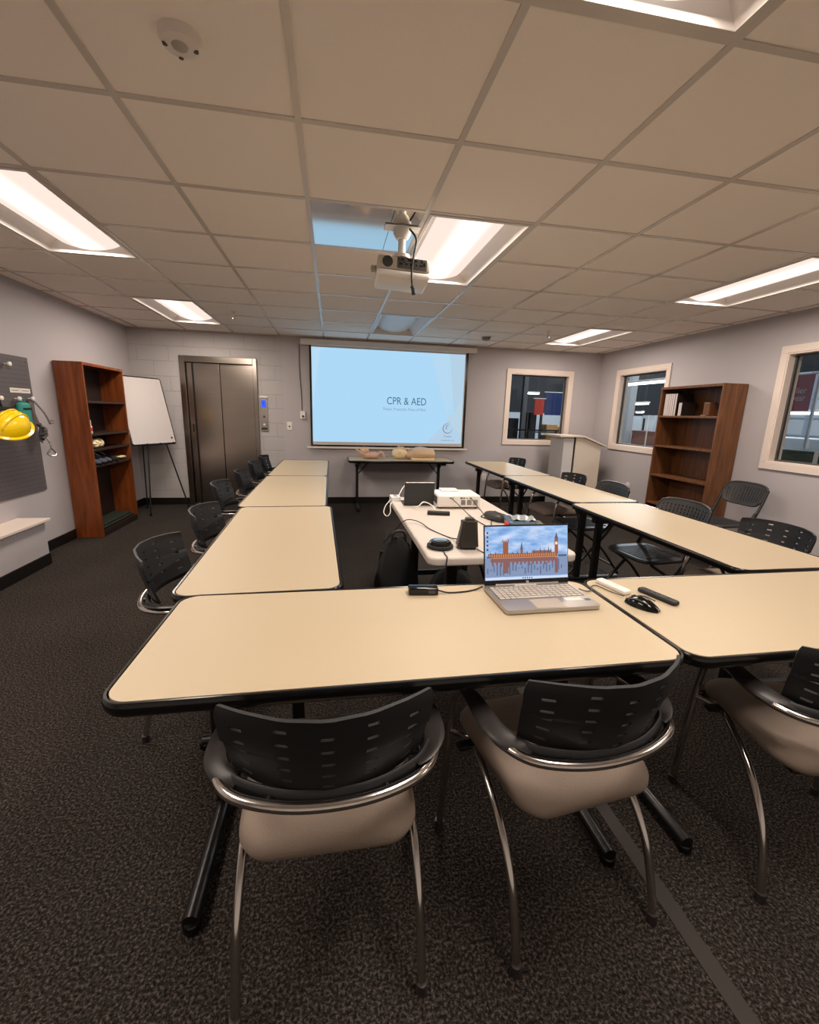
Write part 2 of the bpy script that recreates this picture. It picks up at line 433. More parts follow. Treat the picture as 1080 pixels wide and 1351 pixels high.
# ---------------- windows
def window(name, fn, W, flip):
    root = bpy.data.objects.new(name, None); COL.objects.link(root); root['kind'] = 'structure'
    u0, u1, z0, z1 = W; c = .068
    m = MB()
    def bx(ua, ub, za, zb, da, db):
        p = fn(ua, da, za); q = fn(ub, db, zb)
        m.box(min(p[0], q[0]), min(p[1], q[1]), min(p[2], q[2]), max(p[0], q[0]), max(p[1], q[1]), max(p[2], q[2]), .003)
    bx(u0 - c, u1 + c, z1, z1 + c, -.018, 0); bx(u0 - c, u1 + c, z0 - c, z0, -.018, 0)
    bx(u0 - c, u0, z0, z1, -.018, 0); bx(u1, u1 + c, z0, z1, -.018, 0)
    f = m.build('window_casing', M['trim'], root)
    m = MB()
    bx(u0, u0 + .014, z0, z1, -.012, .14); bx(u1 - .014, u1, z0, z1, -.012, .14)
    bx(u0 + .014, u1 - .014, z0, z0 + .014, -.012, .14); bx(u0 + .014, u1 - .014, z1 - .014, z1, -.012, .14)
    m.build('window_jamb', M['trim'], root)
    m = MB()
    for a, b, c_, d in ((u0 + .014, u0 + .03, z0 + .014, z1 - .014), (u1 - .03, u1 - .014, z0 + .014, z1 - .014), (u0 + .03, u1 - .03, z0 + .014, z0 + .03), (u0 + .03, u1 - .03, z1 - .03, z1 - .014)):
        bx(a, b, c_, d, .06, .09)
    m.build('window_sash', M['greyplastic'], root)
    m = MB(); bx(u0 + .028, u1 - .028, z0 + .028, z1 - .028, .073, .077); m.build('window_pane', M['glass'], root)
window('window_1', fb, W1, 0); window('window_2', fr, W2, 0); window('window_3', fr, W3, 0)

# ---------------- elevator
root = bpy.data.objects.new('door_1', None); COL.objects.link(root); root['kind'] = 'structure'
m = MB(); y = YB - .025
m.box(-2.07, y, 0, -2.0, YB + .1, 2.085, .004); m.box(-1.105, y, 0, -1.05, YB + .1, 2.085, .004); m.box(-2.0, y, 2.0, -1.105, YB + .1, 2.085, .004)
m.build('door_frame', M['steel'], root)
MB().box(-2.0, YB + .03, .006, -1.56, YB + .055, 1.998, .003).build('door_panel', M['steel'], root)
MB().box(-1.555, YB + .045, .006, -1.105, YB + .07, 1.998, .003).build('door_panel', M['steel'], root)
MB().box(-2.0, YB + .02, .001, -1.105, YB + .1, .012).build('door_sill', M['steel2'], root)
m = MB().box(-1.965, YB + .022, 1.995, -1.11, YB + .03, 2.0); m.box(-1.925, YB + .023, .006, -1.9, YB + .031, 1.995, .002)
m.build('door_track', M['black_metal'], root)
m = MB().box(-1.96, YB + .012, 1.05, -1.945, YB + .031, 1.16, .002); m.build('door_lock', M['black_metal'], root)
MB().box(-2.1, YB + .1, 0, -1.0, YB + .13, 2.2).build('door_shaft_panel', M['black_metal'], root)

# call panel
p = thing('elevator_call_panel', 'slim steel call panel with lit blue display right of the elevator doors', 'panel', (-.975, YB, 1.32))
MB().box(-.052, -.012, -.24, .052, 0, .235, .004).build('plate', M['steel2'], p)
MB().box(-.054, -.02, .236, .054, 0, .255, .002).build('top_cap', M['white'], p)
d = MB().box(-.034, -.0165, .10, .034, -.012, .2, .002).build('display', emit('blue_display', (.05, .12, 1, 1), 1.0), p)
tag(d, 'glowing blue display')
text_mb('1', .07, TR(0, -.0172, .15, 90)).build('display_digit', emit('blue_digit', (.0, .01, .85, 1), 1.0), d)
MB().lathe([(.0, 0), (.017, 0), (.017, .006), (.0, .007)], 18, TR(0, -.012, -.03, 90)).build('button', M['greyplastic'], p)
MB().lathe([(.0, 0), (.014, 0), (.014, .006), (.0, .007)], 18, TR(0, -.012, -.14, 90)).build('button', M['white'], p)
MB().box(-.04, -.0145, -.215, .04, -.012, -.185).build('notice_plate', M['black_metal'], p)

p = thing('wall_switch', 'white switch plate on the back wall between elevator panel and screen', 'switch', (-.625, YB, 1.165))
MB().box(-.036, -.007, -.06, .036, 0, .06, .003).build('plate', M['white'], p)
MB().lathe([(0, 0), (.012, 0), (.01, .01), (0, .012)], 14, TR(0, -.007, -.005, 90)).build('knob', M['greyplastic'], p)
p = thing('screen_controller', 'small white control box with cable left of the projection screen', 'controller', (-.43, YB, 1.33))
MB().box(-.036, -.03, -.055, .036, 0, .055, .005).build('body', M['white'], p)
MB().lathe([(0, 0), (.018, 0), (.015, .008), (0, .009)], 16, TR(.004, -.03, -.02, 90)).build('button', M['greyplastic'], p)
MB().tube([(-.01, -.008, .055), (-.012, -.008, .3), (-.03, -.008, .6), (-.028, -.008, .98)], .0045, 6, 4).build('cable', M['greyplastic'], p)
def outlet(loc, rz, label):
    p = thing('wall_outlet', label, 'outlet', loc, rz)
    MB().box(-.036, -.006, -.058, .036, 0, .058, .003).build('plate', M['white'], p)
    for z in (-.022, .022):
        MB().box(-.016, -.009, z - .014, .016, -.005, z + .014, .003).build('socket', M['whitem'], p)
outlet((2.42, YB, .42), 0, 'white outlet low on the back wall behind the farthest right table')
outlet((XR, 5.71, .44), -pi / 2, 'white outlet low on the right wall between podium and bookshelf')
outlet((XR, 3.52, .40), -pi / 2, 'white outlet low on the right wall beside the empty folding chair')
outlet((XR, 3.30, .40), -pi / 2, 'white outlet low on the right wall, nearer the camera of the close pair')

# ---------------- lights
LIT = 0
def troffer(i, j, on, label):
    global LIT
    x0, x1, y0, y1 = gx(i) + .014, gx(i + 1) - .014, gy(j) + .014, gy(j + 2) - .014
    t = thing('ceiling_light', label, 'ceiling light', ((x0 + x1) / 2, (y0 + y1) / 2, CEIL), 0, 'recessed ceiling troffers')
    hx, hy = (x1 - x0) / 2, (y1 - y0) / 2
    m = MB()
    for a in ((-hx, -hy, -hx + .02, hy), (hx - .02, -hy, hx, hy), (-hx + .02, -hy, hx - .02, -hy + .02), (-hx + .02, hy - .02, hx - .02, hy)):
        m.box(a[0], a[1], -.004, a[2], a[3], .006, .001)
    m.build('frame', M['grid'], t)
    # sloping side reflectors, end plates, back pan
    m = MB(); H = .075; a = .02
    for s in (-1, 1):
        m.add([(s * (hx - a), -hy + a, 0), (s * (hx - a), hy - a, 0), (s * .205, hy - a, H), (s * .205, -hy + a, H)], [(0, 1, 2, 3)])
        m.add([(-hx + a, s * (hy - a), 0), (hx - a, s * (hy - a), 0), (hx - a, s * (hy - a - .02), H), (-hx + a, s * (hy - a - .02), H)], [(0, 1, 2, 3)])
    m.add([(-hx, -hy, .14), (hx, -hy, .14), (hx, hy, .14), (-hx, hy, .14)], [(0, 1, 2, 3)])
    for s in (-1, 1):
        m.add([(s * hx, -hy, 0), (s * hx, hy, 0), (s * hx, hy, .14), (s * hx, -hy, .14)], [(0, 1, 2, 3)])
        m.add([(-hx, s * hy, 0), (hx, s * hy, 0), (hx, s * hy, .14), (-hx, s * hy, .14)], [(0, 1, 2, 3)])
    m.build('reflector', M['reflector'], t)
    # bowed lens
    lw = .205
    fn = lambda u, v: (u * lw, v * (hy - .024), H - .052 * (max(0, 1 - u * u)) ** .7)
    MB().grid(fn, [-1 + k / 8 for k in range(17)], [-1, -.5, 0, .5, 1]).build('lens', M['lens'] if on else M['lensoff'], t, smooth=True)
    if on:
        l = bpy.data.lights.new('fluorescent_lamp', 'AREA'); l.shape = 'RECTANGLE'; l.size = .38; l.size_y = 2 * (hy - .04)
        l.energy = LAMP_W; l.color = (1.0, .87, .76); l.spread = R_(LAMP_SPREAD)
        lo = bpy.data.objects.new('fluorescent_lamp', l); COL.objects.link(lo); lo.parent = t; lo.location = (0, 0, -.006 + .02)
LAMP_W, LAMP_SPREAD = 28, 180
for (i, j, on), lb in zip(FIX, (
        'lit ceiling light directly behind and right of the ceiling projector',
        'unlit ceiling light above the projection screen, tinted blue by it',
        'large lit ceiling light at the left edge, nearest the camera on the left',
        'small far lit ceiling light near the back left corner',
        'lit ceiling light cut off by the top edge, right of centre',
        'lit ceiling light at the right edge, the longer one in view on the right',
        'lit ceiling light far on the right, near the back window',
        'lit ceiling light behind the camera on the left side',
        'lit ceiling light behind the camera on the right side')):
    troffer(i, j, on, lb)

# mirror-like metal plate carrying the ceiling projector
t = thing('ceiling_mount_plate', 'shiny metal sheet filling the ceiling cell that carries the projector', 'metal plate', ((gx(1) + gx(2)) / 2, (gy(1) + gy(2)) / 2, CEIL))
MB().box(-.292, -.292, .0, .135, .292, .004).build('sheet', M['sheet'], t)
MB().box(.138, -.292, .0, .292, .292, .004).build('sheet', M['sheet'], t)

t = thing('ceiling_projector', 'old white projector hanging from the ceiling on a short pole', 'projector', (.40, 2.74, CEIL))
MB().lathe([(0, -.002), (.052, -.002), (.05, -.03), (.032, -.06), (0, -.06)], 24).build('ceiling_flange', M['white'], t, smooth=True)
m = MB().box(-.10, -.045, -.006, .10, .045, -.001, .002); m.build('mount_bracket', M['white'], t)
MB().tube([(0, 0, -.05), (0, 0, -.160)], .021, 16).build('pole', M['white'], t, smooth=True)
m = MB().lathe([(0, -.140), (.045, -.140), (.05, -.150), (.05, -.161), (0, -.161)], 20)
for sx in (-1, 1):
    m.tube([(sx * .03, 0, -.153), (sx * .09, .05, -.165)], .008, 8); m.tube([(sx * .03, 0, -.153), (sx * .075, -.04, -.165)], .008, 8)
m.build('mount_head', M['whitem'], t, smooth=True)
MP = TR(.012, .06, -.222, -5, 3, -2)
b = MB().box(-.15, -.11, -.02, .15, .13, .052, .014, MP, 3).build('body', M['beigeplastic'], t, smooth=True)
m = MB().box(-.152, -.112, -.056, .152, .132, -.021, .014, MP, 3); m.build('lower_shell', M['white'], t, smooth=True)
m = MB().box(-.04, -.1125, -.012, .13, -.108, .046, .0, MP); m.build('port_panel', M['greyplastic'], b)
m = MB()
for k, (px, pz, pw, ph) in enumerate([(-.03, .034, .012, .008), (-.01, .034, .01, .01), (.03, .035, .022, .008), (.062, .035, .022, .008), (.1, .034, .01, .01), (-.02, .012, .018, .008), (.012, .012, .012, .008), (.04, .012, .01, .008), (.07, .012, .01, .008), (.095, .012, .014, .008), (.0, .023, .01, .005), (.05, .023, .016, .005), (.115, .02, .01, .02)]):
    m.box(px - pw / 2, -.1145, pz - ph / 2, px + pw / 2, -.112, pz + ph / 2, 0, MP)
m.build('ports', M['bumper'], b)
m = MB()
for k in range(6): m.lathe([(.004 + k * .005 - .0012, 0), (.004 + k * .005 + .0012, 0), (.004 + k * .005 + .0012, .002), (.004 + k * .005 - .0012, .002), (.004 + k * .005 - .0012, 0)], 20, MP @ TR(-.095, -.111, .016, 90))
m.build('speaker_grille', M['greyplastic'], b)
MB().lathe([(0, 0), (.02, 0), (.02, .03), (0, .034)], 16, MP @ TR(-.15, .05, .03, 0, -90)).build('focus_knob', M['beigeplastic'], b)
MB().lathe([(0, 0), (.035, 0), (.038, .02), (.03, .022), (0, .015)], 20, MP @ TR(-.06, .13, .02, -90)).build('lens', M['bumper'], b)
m = MB().tube([(.035, -.05, -.02), (.07, -.075, -.08), (.055, -.085, -.17), (.045, -.095, -.26), (.05, -.10, -.33)], .0055, 8, 6)
m.tube([(.05, -.10, -.325), (.055, -.102, -.34), (.06, -.103, -.37)], .012, 8)
cb = m.build('hanging_cable', M['plastic'], t, smooth=True)

# smoke/occupancy sensor, sprinklers, small detector
t = thing('occupancy_sensor', 'large round grey-white sensor on the near ceiling tile', 'sensor', (-.418, 1.605, CEIL + .004))
MB().lathe([(0, -.030), (.036, -.030), (.050, -.024), (.058, -.008), (.058, 0), (0, 0)], 36).build('body', M['whitem'], t, smooth=True)
MB().lathe([(0, -.036), (.014, -.036), (.021, -.033), (.023, -.029), (0, -.029)], 28, TR(0, -.008, 0)).build('lens', plain('sensor_lens', S(170, 160, 150), .3), t, smooth=True)
m = MB()
for a in (10, 105, 190): MB().lathe([(0, -.0025), (.007, -.002), (.007, .004), (0, .004)], 12, TR(.040 * cos(R_(a)), .040 * sin(R_(a)), -.0285)).build('vent_hole', M['greyplastic'], t)

for n, (x, y) in enumerate(((-1.04, 5.33), (2.59, 5.28))):
    t = thing('sprinkler_head', ('small ceiling sprinkler left of the projection screen', 'small ceiling sprinkler beside the far right light')[n], 'sprinkler', (x, y, CEIL))
    MB().lathe([(0, -.006), (.03, -.006), (.034, 0), (0, 0)], 20).build('escutcheon', M['whitem'], t)
    m = MB().tube([(0, 0, -.004), (0, 0, -.05)], .008, 10); m.tube([(-.004, 0, -.045), (-.014, 0, -.055), (0, 0, -.07)], .003, 6); m.tube([(.004, 0, -.045), (.014, 0, -.055), (0, 0, -.07)], .003, 6)
    m.build('nozzle', M['chrome'], t)
    MB().lathe([(0, -.074), (.018, -.074), (.018, -.071), (0, -.07)], 16).build('deflector', M['chrome'], t)
t = thing('smoke_detector', 'small dark round detector on the ceiling right of the screen', 'detector', (2.03, 5.93, CEIL))
MB().lathe([(0, -.045), (.04, -.042), (.05, -.03), (.052, -.012), (.06, -.010), (.06, 0), (0, 0)], 24).build('body', plain('detector_body', S(150, 140, 128), .5), t, smooth=True)
MB().lathe([(.0505, -.028), (.054, -.027), (.054, -.02), (.0505, -.019)], 24).build('vent_ring', M['greyplastic'], t)
# ================================================================ TABLES
def conference_table(length=1.515, depth=.60):
    """long side along local X, centre at origin"""
    t = thing('conference_table', '', 'table', (0, 0, 0), 0, 'beige training tables set in a horseshoe')
    hx, hy = length / 2, depth / 2; r = .055
    ol = rrect(-hx + .006, -hy + .006, hx - .006, hy - .006, r)
    MB().prism(ol, TOP - .028, TOP).build('tabletop', M['laminate'], t)
    # rounded bumper edge swept round the top
    path = rrect(-hx, -hy, hx, hy, r + .004, 7); n = len(path); rings = []
    cs = [(-.002, .0003), (.004, .0012), (.0075, -.004), (.0095, -.014), (.0075, -.026), (.003, -.034), (-.004, -.036), (-.012, -.035), (-.012, -.026), (-.0045, -.026)]
    nr = []
    for i in range(n):
        a = Vector(path[i - 1]).to_2d(); b = Vector(path[(i + 1) % n]).to_2d(); d = (b - a).normalized(); nr.append((d.y, -d.x))
    rings = [[(x + q[0] * o, y + q[1] * o, TOP + z) for (x, y), q in zip(path, nr)] for o, z in cs]
    MB().layers(rings + [rings[0]], cap=False).build('bumper_edge', M['bumper'], t, smooth=True, angle=60)
    MB().box(-hx + .16, .10, TOP - .07, hx - .16, .13, TOP - .03, .004).build('stretcher', M['black_metal'], t)
    for s in (-1, 1):
        x = s * (hx - .135)
        m = MB().box(x - .02, .095, .05, x + .02, .145, TOP - .06, .006)
        m.box(x - .034, -.21, TOP - .075, x + .034, .21, TOP - .0295, .008)
        m.box(x - .03, .07, TOP - .13, x + .03, .17, TOP - .07, .006)
        lg = m.build('leg', M['black_metal'], t)
        m = MB().tube([(x, -hy + .03, .034), (x, hy - .03, .034)], .022, 14)
        m.build('foot', M['black_metal'], lg, smooth=True)
        for e in (-1, 1):
            MB().lathe([(0, 0), (.019, 0), (.024, .006), (.024, .022), (.02, .028), (0, .03)], 16, TR(x, e * (hy - .04), .0)).build('glide', M['bumper'], lg, smooth=True)
        m = MB().tube([(x - s * .015, .12, .5), (x - s * .2, .12, TOP - .03)], .008, 8); m.build('folding_brace', M['black_metal'], lg)
    return t
def put(t, x, y, rz, label, cat=None, group=None):
    t.location = (x, y, 0); t.rotation_euler = (0, 0, rz); t['label'] = label
    if cat: t['category'] = cat
    if group: t['group'] = group
    return t
T0 = conference_table()
TABLES = [
    (.232, 1.253, 0, 'beige laminate table nearest the camera with the open laptop on it'),
    (1.757, 1.253, 0, 'beige laminate table at the near right with the computer mouse and remote on it'),
    (-.295, 2.315, R_(-88.2), 'nearest beige table of the left row, rounded corner overlapped by front table'),
    (-.355, 3.82, R_(-89.6), 'middle beige table of the left row'),
    (-.36, 5.345, R_(-90), 'farthest beige table of the left row, next to the back wall'),
    (2.135, 2.345, R_(89.5), 'nearest beige table of the right row, beside the chair with the large slotted back'),
    (2.19, 3.90, R_(90), 'middle beige table of the right row'),
    (2.21, 5.435, R_(90), 'farthest beige table of the right row, near the window in the back wall'),
    (.975, 6.40, 0, 'narrow beige table under the projection screen carrying the training manikins'),
]
for k, (x, y, rz, lb) in enumerate(TABLES):
    put(T0 if k == 0 else copy_tree(T0), x, y, rz, lb)

# white blow-moulded folding table in the middle
t = thing('folding_table', 'white plastic folding table in the middle carrying the projector and speaker', 'table', (.815, 2.645, 0))
m = MB(); puffy(m, -.38, -.765, TOP - .045, .38, .765, TOP, .05, .012); m.build('tabletop', M['offwhite'], t, smooth=True)
for s in (-1, 1):
    m = MB()
    for sx in (-1, 1): m.box(sx * .2 - .028, s * .52 - .02, .0, sx * .2 + .028, s * .52 + .02, TOP - .05, .005)
    m.box(-.2, s * .52 - .014, .16, .2, s * .52 + .014, .2, .004); m.box(-.3, s * .52 - .02, TOP - .075, .3, s * .52 + .02, TOP - .045, .004)
    m.build('leg_frame', M['black_metal'], t)
    MB().tube([(0, s * .52, .5), (0, s * .2, TOP - .05)], .01, 8).build('folding_brace', M['black_metal'], t)

# ================================================================ CHAIRS
def training_chair():
    """faces +Y, origin on the floor under the seat"""
    t = thing('training_chair', '', 'chair', (0, 0, 0), 0, 'black slotted-back chairs round the tables')
    # seat
    m = MB(); n = 9
    base = [(x * (.91 + .09 * min(1, max(0, (y + .19) / .3))), y) for x, y in rrect(-.222, -.185, .222, .250, .075, 8)]
    def ring(ins_, z0, bow):
        o = []
        for x, y in base:
            x2 = x * (1 - ins_ / .232); y2 = .01 + (y - .01) * (1 - ins_ / .235)
            o.append((x2, y2, z0 + bow * (1 - (x / .232) ** 2) * .0 - .016 * max(0, (y2 - .12) / .12) ** 2 - .012 * max(0, (-y2 - .13) / .1) ** 2))
        return o
    rings = [ring(.10, .402, 0), ring(.05, .403, 0), ring(.02, .408, 0), ring(.006, .418, 0), ring(0, .432, 0), ring(.001, .446, 0), ring(.008, .46, 0), ring(.02, .470, 0), ring(.045, .477, 0), ring(.09, .480, 0), ring(.15, .478, 0), ring(.2, .476, 0)]
    m.layers(rings); m.build('seat', M['fabric'], t, smooth=True, angle=80)
    MB().box(-.16, -.15, .388, .16, .17, .404, .006).build('seat_pan', M['black_metal'], t)
    # backrest
    nc, nv = 5, 5
    us = [-1, -.93]; hc = []
    for k in range(nc):
        c = -.80 + 1.6 * k / (nc - 1); us += [c - .058, c, c + .058]
    us = sorted(set(round(u, 4) for u in us + [.93, 1])); vs = [0, .06]; 
    for k in range(10): vs += [.12 + k * .082, .12 + k * .082 + .034]
    vs = sorted(set(round(v, 4) for v in vs + [.95, 1]))
    holes = set()
    for k in range(nc):
        c = -.80 + 1.6 * k / (nc - 1)
        for q in range(10):
            if q % 2 != k % 2: continue
            v0 = round(.12 + q * .082, 4)
            for (ua) in (c - .058, c):
                holes.add((min(range(len(us)), key=lambda i: abs(us[i] - ua)), vs.index(v0)))
    def fn(u, v):
        hw = .206 + .024 * (v ** .7) - .010 * max(0, (v - .85) / .15) ** 2
        z = .602 + .208 * v - .010 * abs(u) ** 4 * (1 if v > .5 else -1.6)
        y = -.225 + .092 * u * u - .045 * (v - .5) - .006 * sin(v * pi)
        return (hw * u, y, z)
    MB().shell(fn, us, vs, lambda i, j: (i, j) in holes, .009).build('backrest', M['plastic'], t, smooth=True, angle=50)
    # chrome frame: front leg, arm, around the back, arm, front leg
    half = [(.262, .215, .012), (.258, .20, .25), (.254, .180, .48), (.252, .140, .575), (.252, .06, .598), (.258, -.03, .602), (.25, -.108, .602), (.205, -.178, .600), (.11, -.219, .599), (0, -.231, .598)]
    path = half + [(-x, y, z) for x, y, z in half[-2::-1]]
    MB().tube(path, .0125, 12, 6).build('arm_frame', M['chrome'], t, smooth=True)
    for s in (-1, 1):
        a = [(s * .252, .15, .602), (s * .252, .06, .617), (s * .258, -.03, .622), (s * .252, -.095, .620), (s * .225, -.138, .614), (s * .195, -.158, .608)]
        MB().tube(a, lambda q: .008 + .018 * sin(pi * (.10 + .80 * q)), 12, 6, flat=((1, 0, .35), .26)).build('armrest', M['rubber'], t, smooth=True)
        if s > 0: MB().tube([(-.235, -.100, .602), (-.195, -.152, .600), (-.1, -.197, .598), (0, -.210, .597), (.1, -.197, .598), (.195, -.152, .600), (.235, -.100, .602)], .022, 12, 5, flat=((0, 0, 1), .45)).build('back_band', M['plastic'], t, smooth=True)
        l = [(s * .205, .16, .412), (s * .21, .06, .395), (s * .213, -.06, .335), (s * .215, -.15, .235), (s * .216, -.195, .12), (s * .217, -.218, .012)]
        lg = MB().tube(l, .0115, 12, 6).build('leg', M['chrome'], t, smooth=True)
        MB().tube([(s * .217, -.2165, .03), (s * .2172, -.2185, .0)], .0145, 12).build('foot_cap', M['rubber'], lg, smooth=True)
        MB().tube([(s * .262, .215, .03), (s * .262, .2155, .0)], .0155, 12).build('foot_cap', M['rubber'], t, smooth=True)
        MB().box(min(s * .205, s * .262), .09, .405, max(s * .205, s * .262), .12, .42, .003).build('seat_bracket', M['black_metal'], t)
        MB().tube([(s * .258, .188, .405), (s * .205, .11, .410)], .009, 8).build('side_strut', M['chrome'], t)
        MB().tube([(s * .12, -.216, .598), (s * .12, -.195, .60)], .009, 8).build('back_bracket', M['black_metal'], t)
    return t
C0 = training_chair()
CHAIRS = [
    (-.015, .985, 0, 'black-backed chair at the left of the near table, seen straight from behind'),
    (.635, 1.008, 7, 'black-backed chair with taupe seat at the right of the near table, left of the seam'),
    (1.505, .972, -15, 'chair cut by the right edge, taupe seat showing, in front of the mouse table'),
    (-.575, 1.97, -90, 'nearest chair of the left row, its whole perforated back in view'),
    (-.585, 2.71, -92, 'second chair of the left row counted from the camera'),
    (-.715, 3.69, -90, 'third chair of the left row, before the elevator doors'),
    (-.69, 4.43, -88, 'fourth chair of the left row counted from the camera'),
    (-.70, 5.20, -90, 'fifth chair of the left row, second from the back wall'),
    (-.70, 5.90, -90, 'farthest chair of the left row, beside the back wall'),
    (2.46, 5.92, 96, 'farthest slotted chair behind the right row, below the back wall window'),
    (2.385, 4.27, 93, 'slotted black chair in front of the podium'),
    (2.43, 2.10, 90, 'large slotted black chair back at the right edge, nearest of the right row'),
]
for k, (x, y, rz, lb) in enumerate(CHAIRS):
    put(C0 if k == 0 else copy_tree(C0), x, y, R_(rz), lb)

def folding_chair():
    t = thing('folding_chair', '', 'chair', (0, 0, 0), 0, 'dark folding chairs with ribbed mesh backs')
    us = [-1]; nc = 13
    for k in range(nc): c = -.84 + 1.68 * k / (nc - 1); us += [c - .022, c + .022]
    us.append(1); us = sorted(round(u, 4) for u in us)
    vs = [-1, -.78]; 
    for k in range(6): vs += [-.66 + k * .23, -.66 + k * .23 + .15]
    vs = sorted(round(v, 4) for v in vs + [.78, 1])
    hs = {(us.index(round(-.84 + 1.68 * k / (nc - 1) - .022, 4)), vs.index(round(-.66 + q * .23, 4))) for k in range(nc) for q in range(6)}
    def fn(u, v):
        hw = .222 * (1 - .10 * v ** 4) - .02 * (1 - v) / 2
        return (hw * u, -.272 + .035 * u * u - .03 * v, .715 + .105 * v * (1 - .22 * u ** 4))
    MB().shell(fn, us, vs, lambda i, j: (i, j) in hs, .012).build('backrest', M['mesh'], t, smooth=True, angle=50)
    rim = [fn(u, 1) for u in [-1 + k / 8 for k in range(17)]] + [fn(1, v) for v in (.6, .2, -.2, -.6)] + [fn(u, -1) for u in [1 - k / 8 for k in range(17)]] + [fn(-1, v) for v in (-.6, -.2, .2, .6)]
    rim.append(rim[0]); MB().tube(rim, .0095, 8).build('back_rim', M['mesh'], t, smooth=True)
    m = MB(); puffy(m, -.215, -.19, .425, .215, .225, .45, .10, .012); m.build('seat', M['mesh'], t, smooth=True)
    m = MB()
    for k in range(15):
        y = -.13 + k * .022; m.box(-.15, y, .449, .15, y + .009, .4545, .002)
    m.build('seat_ribs', M['mesh'], t)
    for s in (-1, 1):
        MB().tube([(s * .216, -.262, .78), (s * .222, -.2, .62), (s * .222, -.10, .42), (s * .222, .1, .2), (s * .222, .27, .012)], .0125, 10, 4).build('front_leg', M['black_metal'], t, smooth=True)
        MB().tube([(s * .198, .16, .42), (s * .2, -.05, .28), (s * .203, -.27, .012)], .0115, 10, 4).build('rear_leg', M['black_metal'], t, smooth=True)
        MB().tube([(s * .218, -.17, .56), (s * .212, -.1, .44)], .016, 8).build('hinge', M['black_metal'], t)
    MB().tube([(-.222, .2, .095), (.222, .2, .095)], .009, 8).build('stretcher', M['black_metal'], t)
    MB().tube([(-.203, -.21, .09), (.203, -.21, .09)], .009, 8).build('stretcher', M['black_metal'], t)
    return t
F0 = folding_chair()
for k, (x, y, rz, lb) in enumerate([
    (2.29, 3.60, 92, 'folding chair with ribbed mesh back between podium and right bookshelf'),
    (2.28, 2.72, 96, 'folding chair pushed under the right row, its dark ribbed seat visible below the table'),
    (3.74, 3.60, 92, 'empty open folding chair against the right wall beside the bookshelf')]):
    put(F0 if k == 0 else copy_tree(F0), x, y, R_(rz), lb)

# ================================================================ BOOKSHELVES
def bookshelf(name, label, x0, x1, y0, y1, h, shelves, mat, face, back, smat=None):
    """face: +1 opens to +X, -1 opens to -X"""
    t = thing(name, label, 'bookshelf', ((x0 + x1) / 2, (y0 + y1) / 2, 0))
    cx, cy = (x0 + x1) / 2, (y0 + y1) / 2; a, b = x0 - cx, x1 - cx; c, d = y0 - cy, y1 - cy; th = .02
    for y in (c, d - th): MB().box(a, y, 0, b, y + th, h, .0015).build('side_panel', mat, t)
    MB().box(a, c + th, h - .028, b, d - th, h, .0015).build('top_panel', mat, t)
    xb = (a, a + .008) if face > 0 else (b - .008, b)
    MB().box(xb[0], c + th, .0, xb[1], d - th, h - .028).build('back_panel', back, t)
    k0, k1 = (a + .008, b - .004) if face > 0 else (a + .004, b - .008)
    for z in shelves: MB().box(k0, c + th, z - .022, k1, d - th, z, .0015).build('shelf', smat or mat, t)
    kx = b - .02 if face > 0 else a
    MB().box(kx, c + th, 0, kx + .02, d - th, .05).build('toe_kick', M['darkback'], t)
    return t
bookshelf('bookshelf', 'tall reddish wooden bookshelf on the left wall holding shoes and small boxes', XL + .012, -2.43, 5.0, 5.87, 1.80, (.07, .765, .935, 1.095, 1.425), M['cherry'], 1, M['darkback'], M['darkshelf'])
bookshelf('bookshelf', 'tall brown wooden bookshelf on the right wall with binders on its top shelf', 3.965, XR - .012, 4.04, 4.93, 1.79, (.06, .39, .74, 1.10, 1.455), M['walnut'], -1, M['walnut'])
# binders / books on right shelf (top shelf z 1.455); from far (y 4.9) to near
t0 = None
zb = 1.4552
spines = [(4.868, .026, .25), (4.838, .026, .255), (4.806, .03, .25), (4.774, .028, .255), (4.742, .028, .25), (4.706, .032, .255)]
lbs = ['pale binder at the far end of the binder row on the right bookshelf', 'second pale binder from the far end of the row', 'third pale binder from the far end of the row', 'fourth pale binder from the far end of the row', 'fifth pale binder from the far end of the row', 'pale binder nearest the camera in the row, its dark cover side showing']
for (y, w, h), lb in zip(spines, lbs):
    if t0 is None:
        t0 = thing('binder', lb, 'binder', (4.0, y, zb), 0, 'pale binders on the top shelf')
        m = MB().box(0, -.0125, 0, .215, -.0105, .255, .0006); m.box(0, .0105, 0, .215, .0125, .255, .0006); m.build('cover', M['darkback'], t0)
        MB().box(-.003, -.0135, 0, .0, .0135, .255, .001).build('spine', M['binder'], t0)
        MB().box(.004, -.0105, .006, .205, .0105, .245).build('pages', M['paper'], t0)
        b0 = t0
    else:
        t0 = copy_tree(b0); t0.location = (4.0, y, zb); t0['label'] = lb
t = thing('box_file', 'short pale box leaning beside the binders on the right bookshelf', 'box', (4.0, 4.63, zb))
m = MB().box(.004, -.024, 0, .2, .024, .15, .002); m.build('case', M['darkback'], t); MB().box(0, -.022, .002, .0038, .022, .148).build('spine', M['binder'], t)
MB().box(.002, -.022, .15, .198, .022, .156).build('lid_edge', M['darkback'], t)
t = thing('wooden_block', 'brown wooden book end standing at the near side of the top shelf', 'book end', (4.10, 4.36, zb))
MB().box(0, -.04, 0, .1, .04, .15, .004).build('panel', M['walnut'], t); MB().box(-.03, -.04, 0, 0, .04, .012, .003).build('foot_plate', M['walnut'], t)

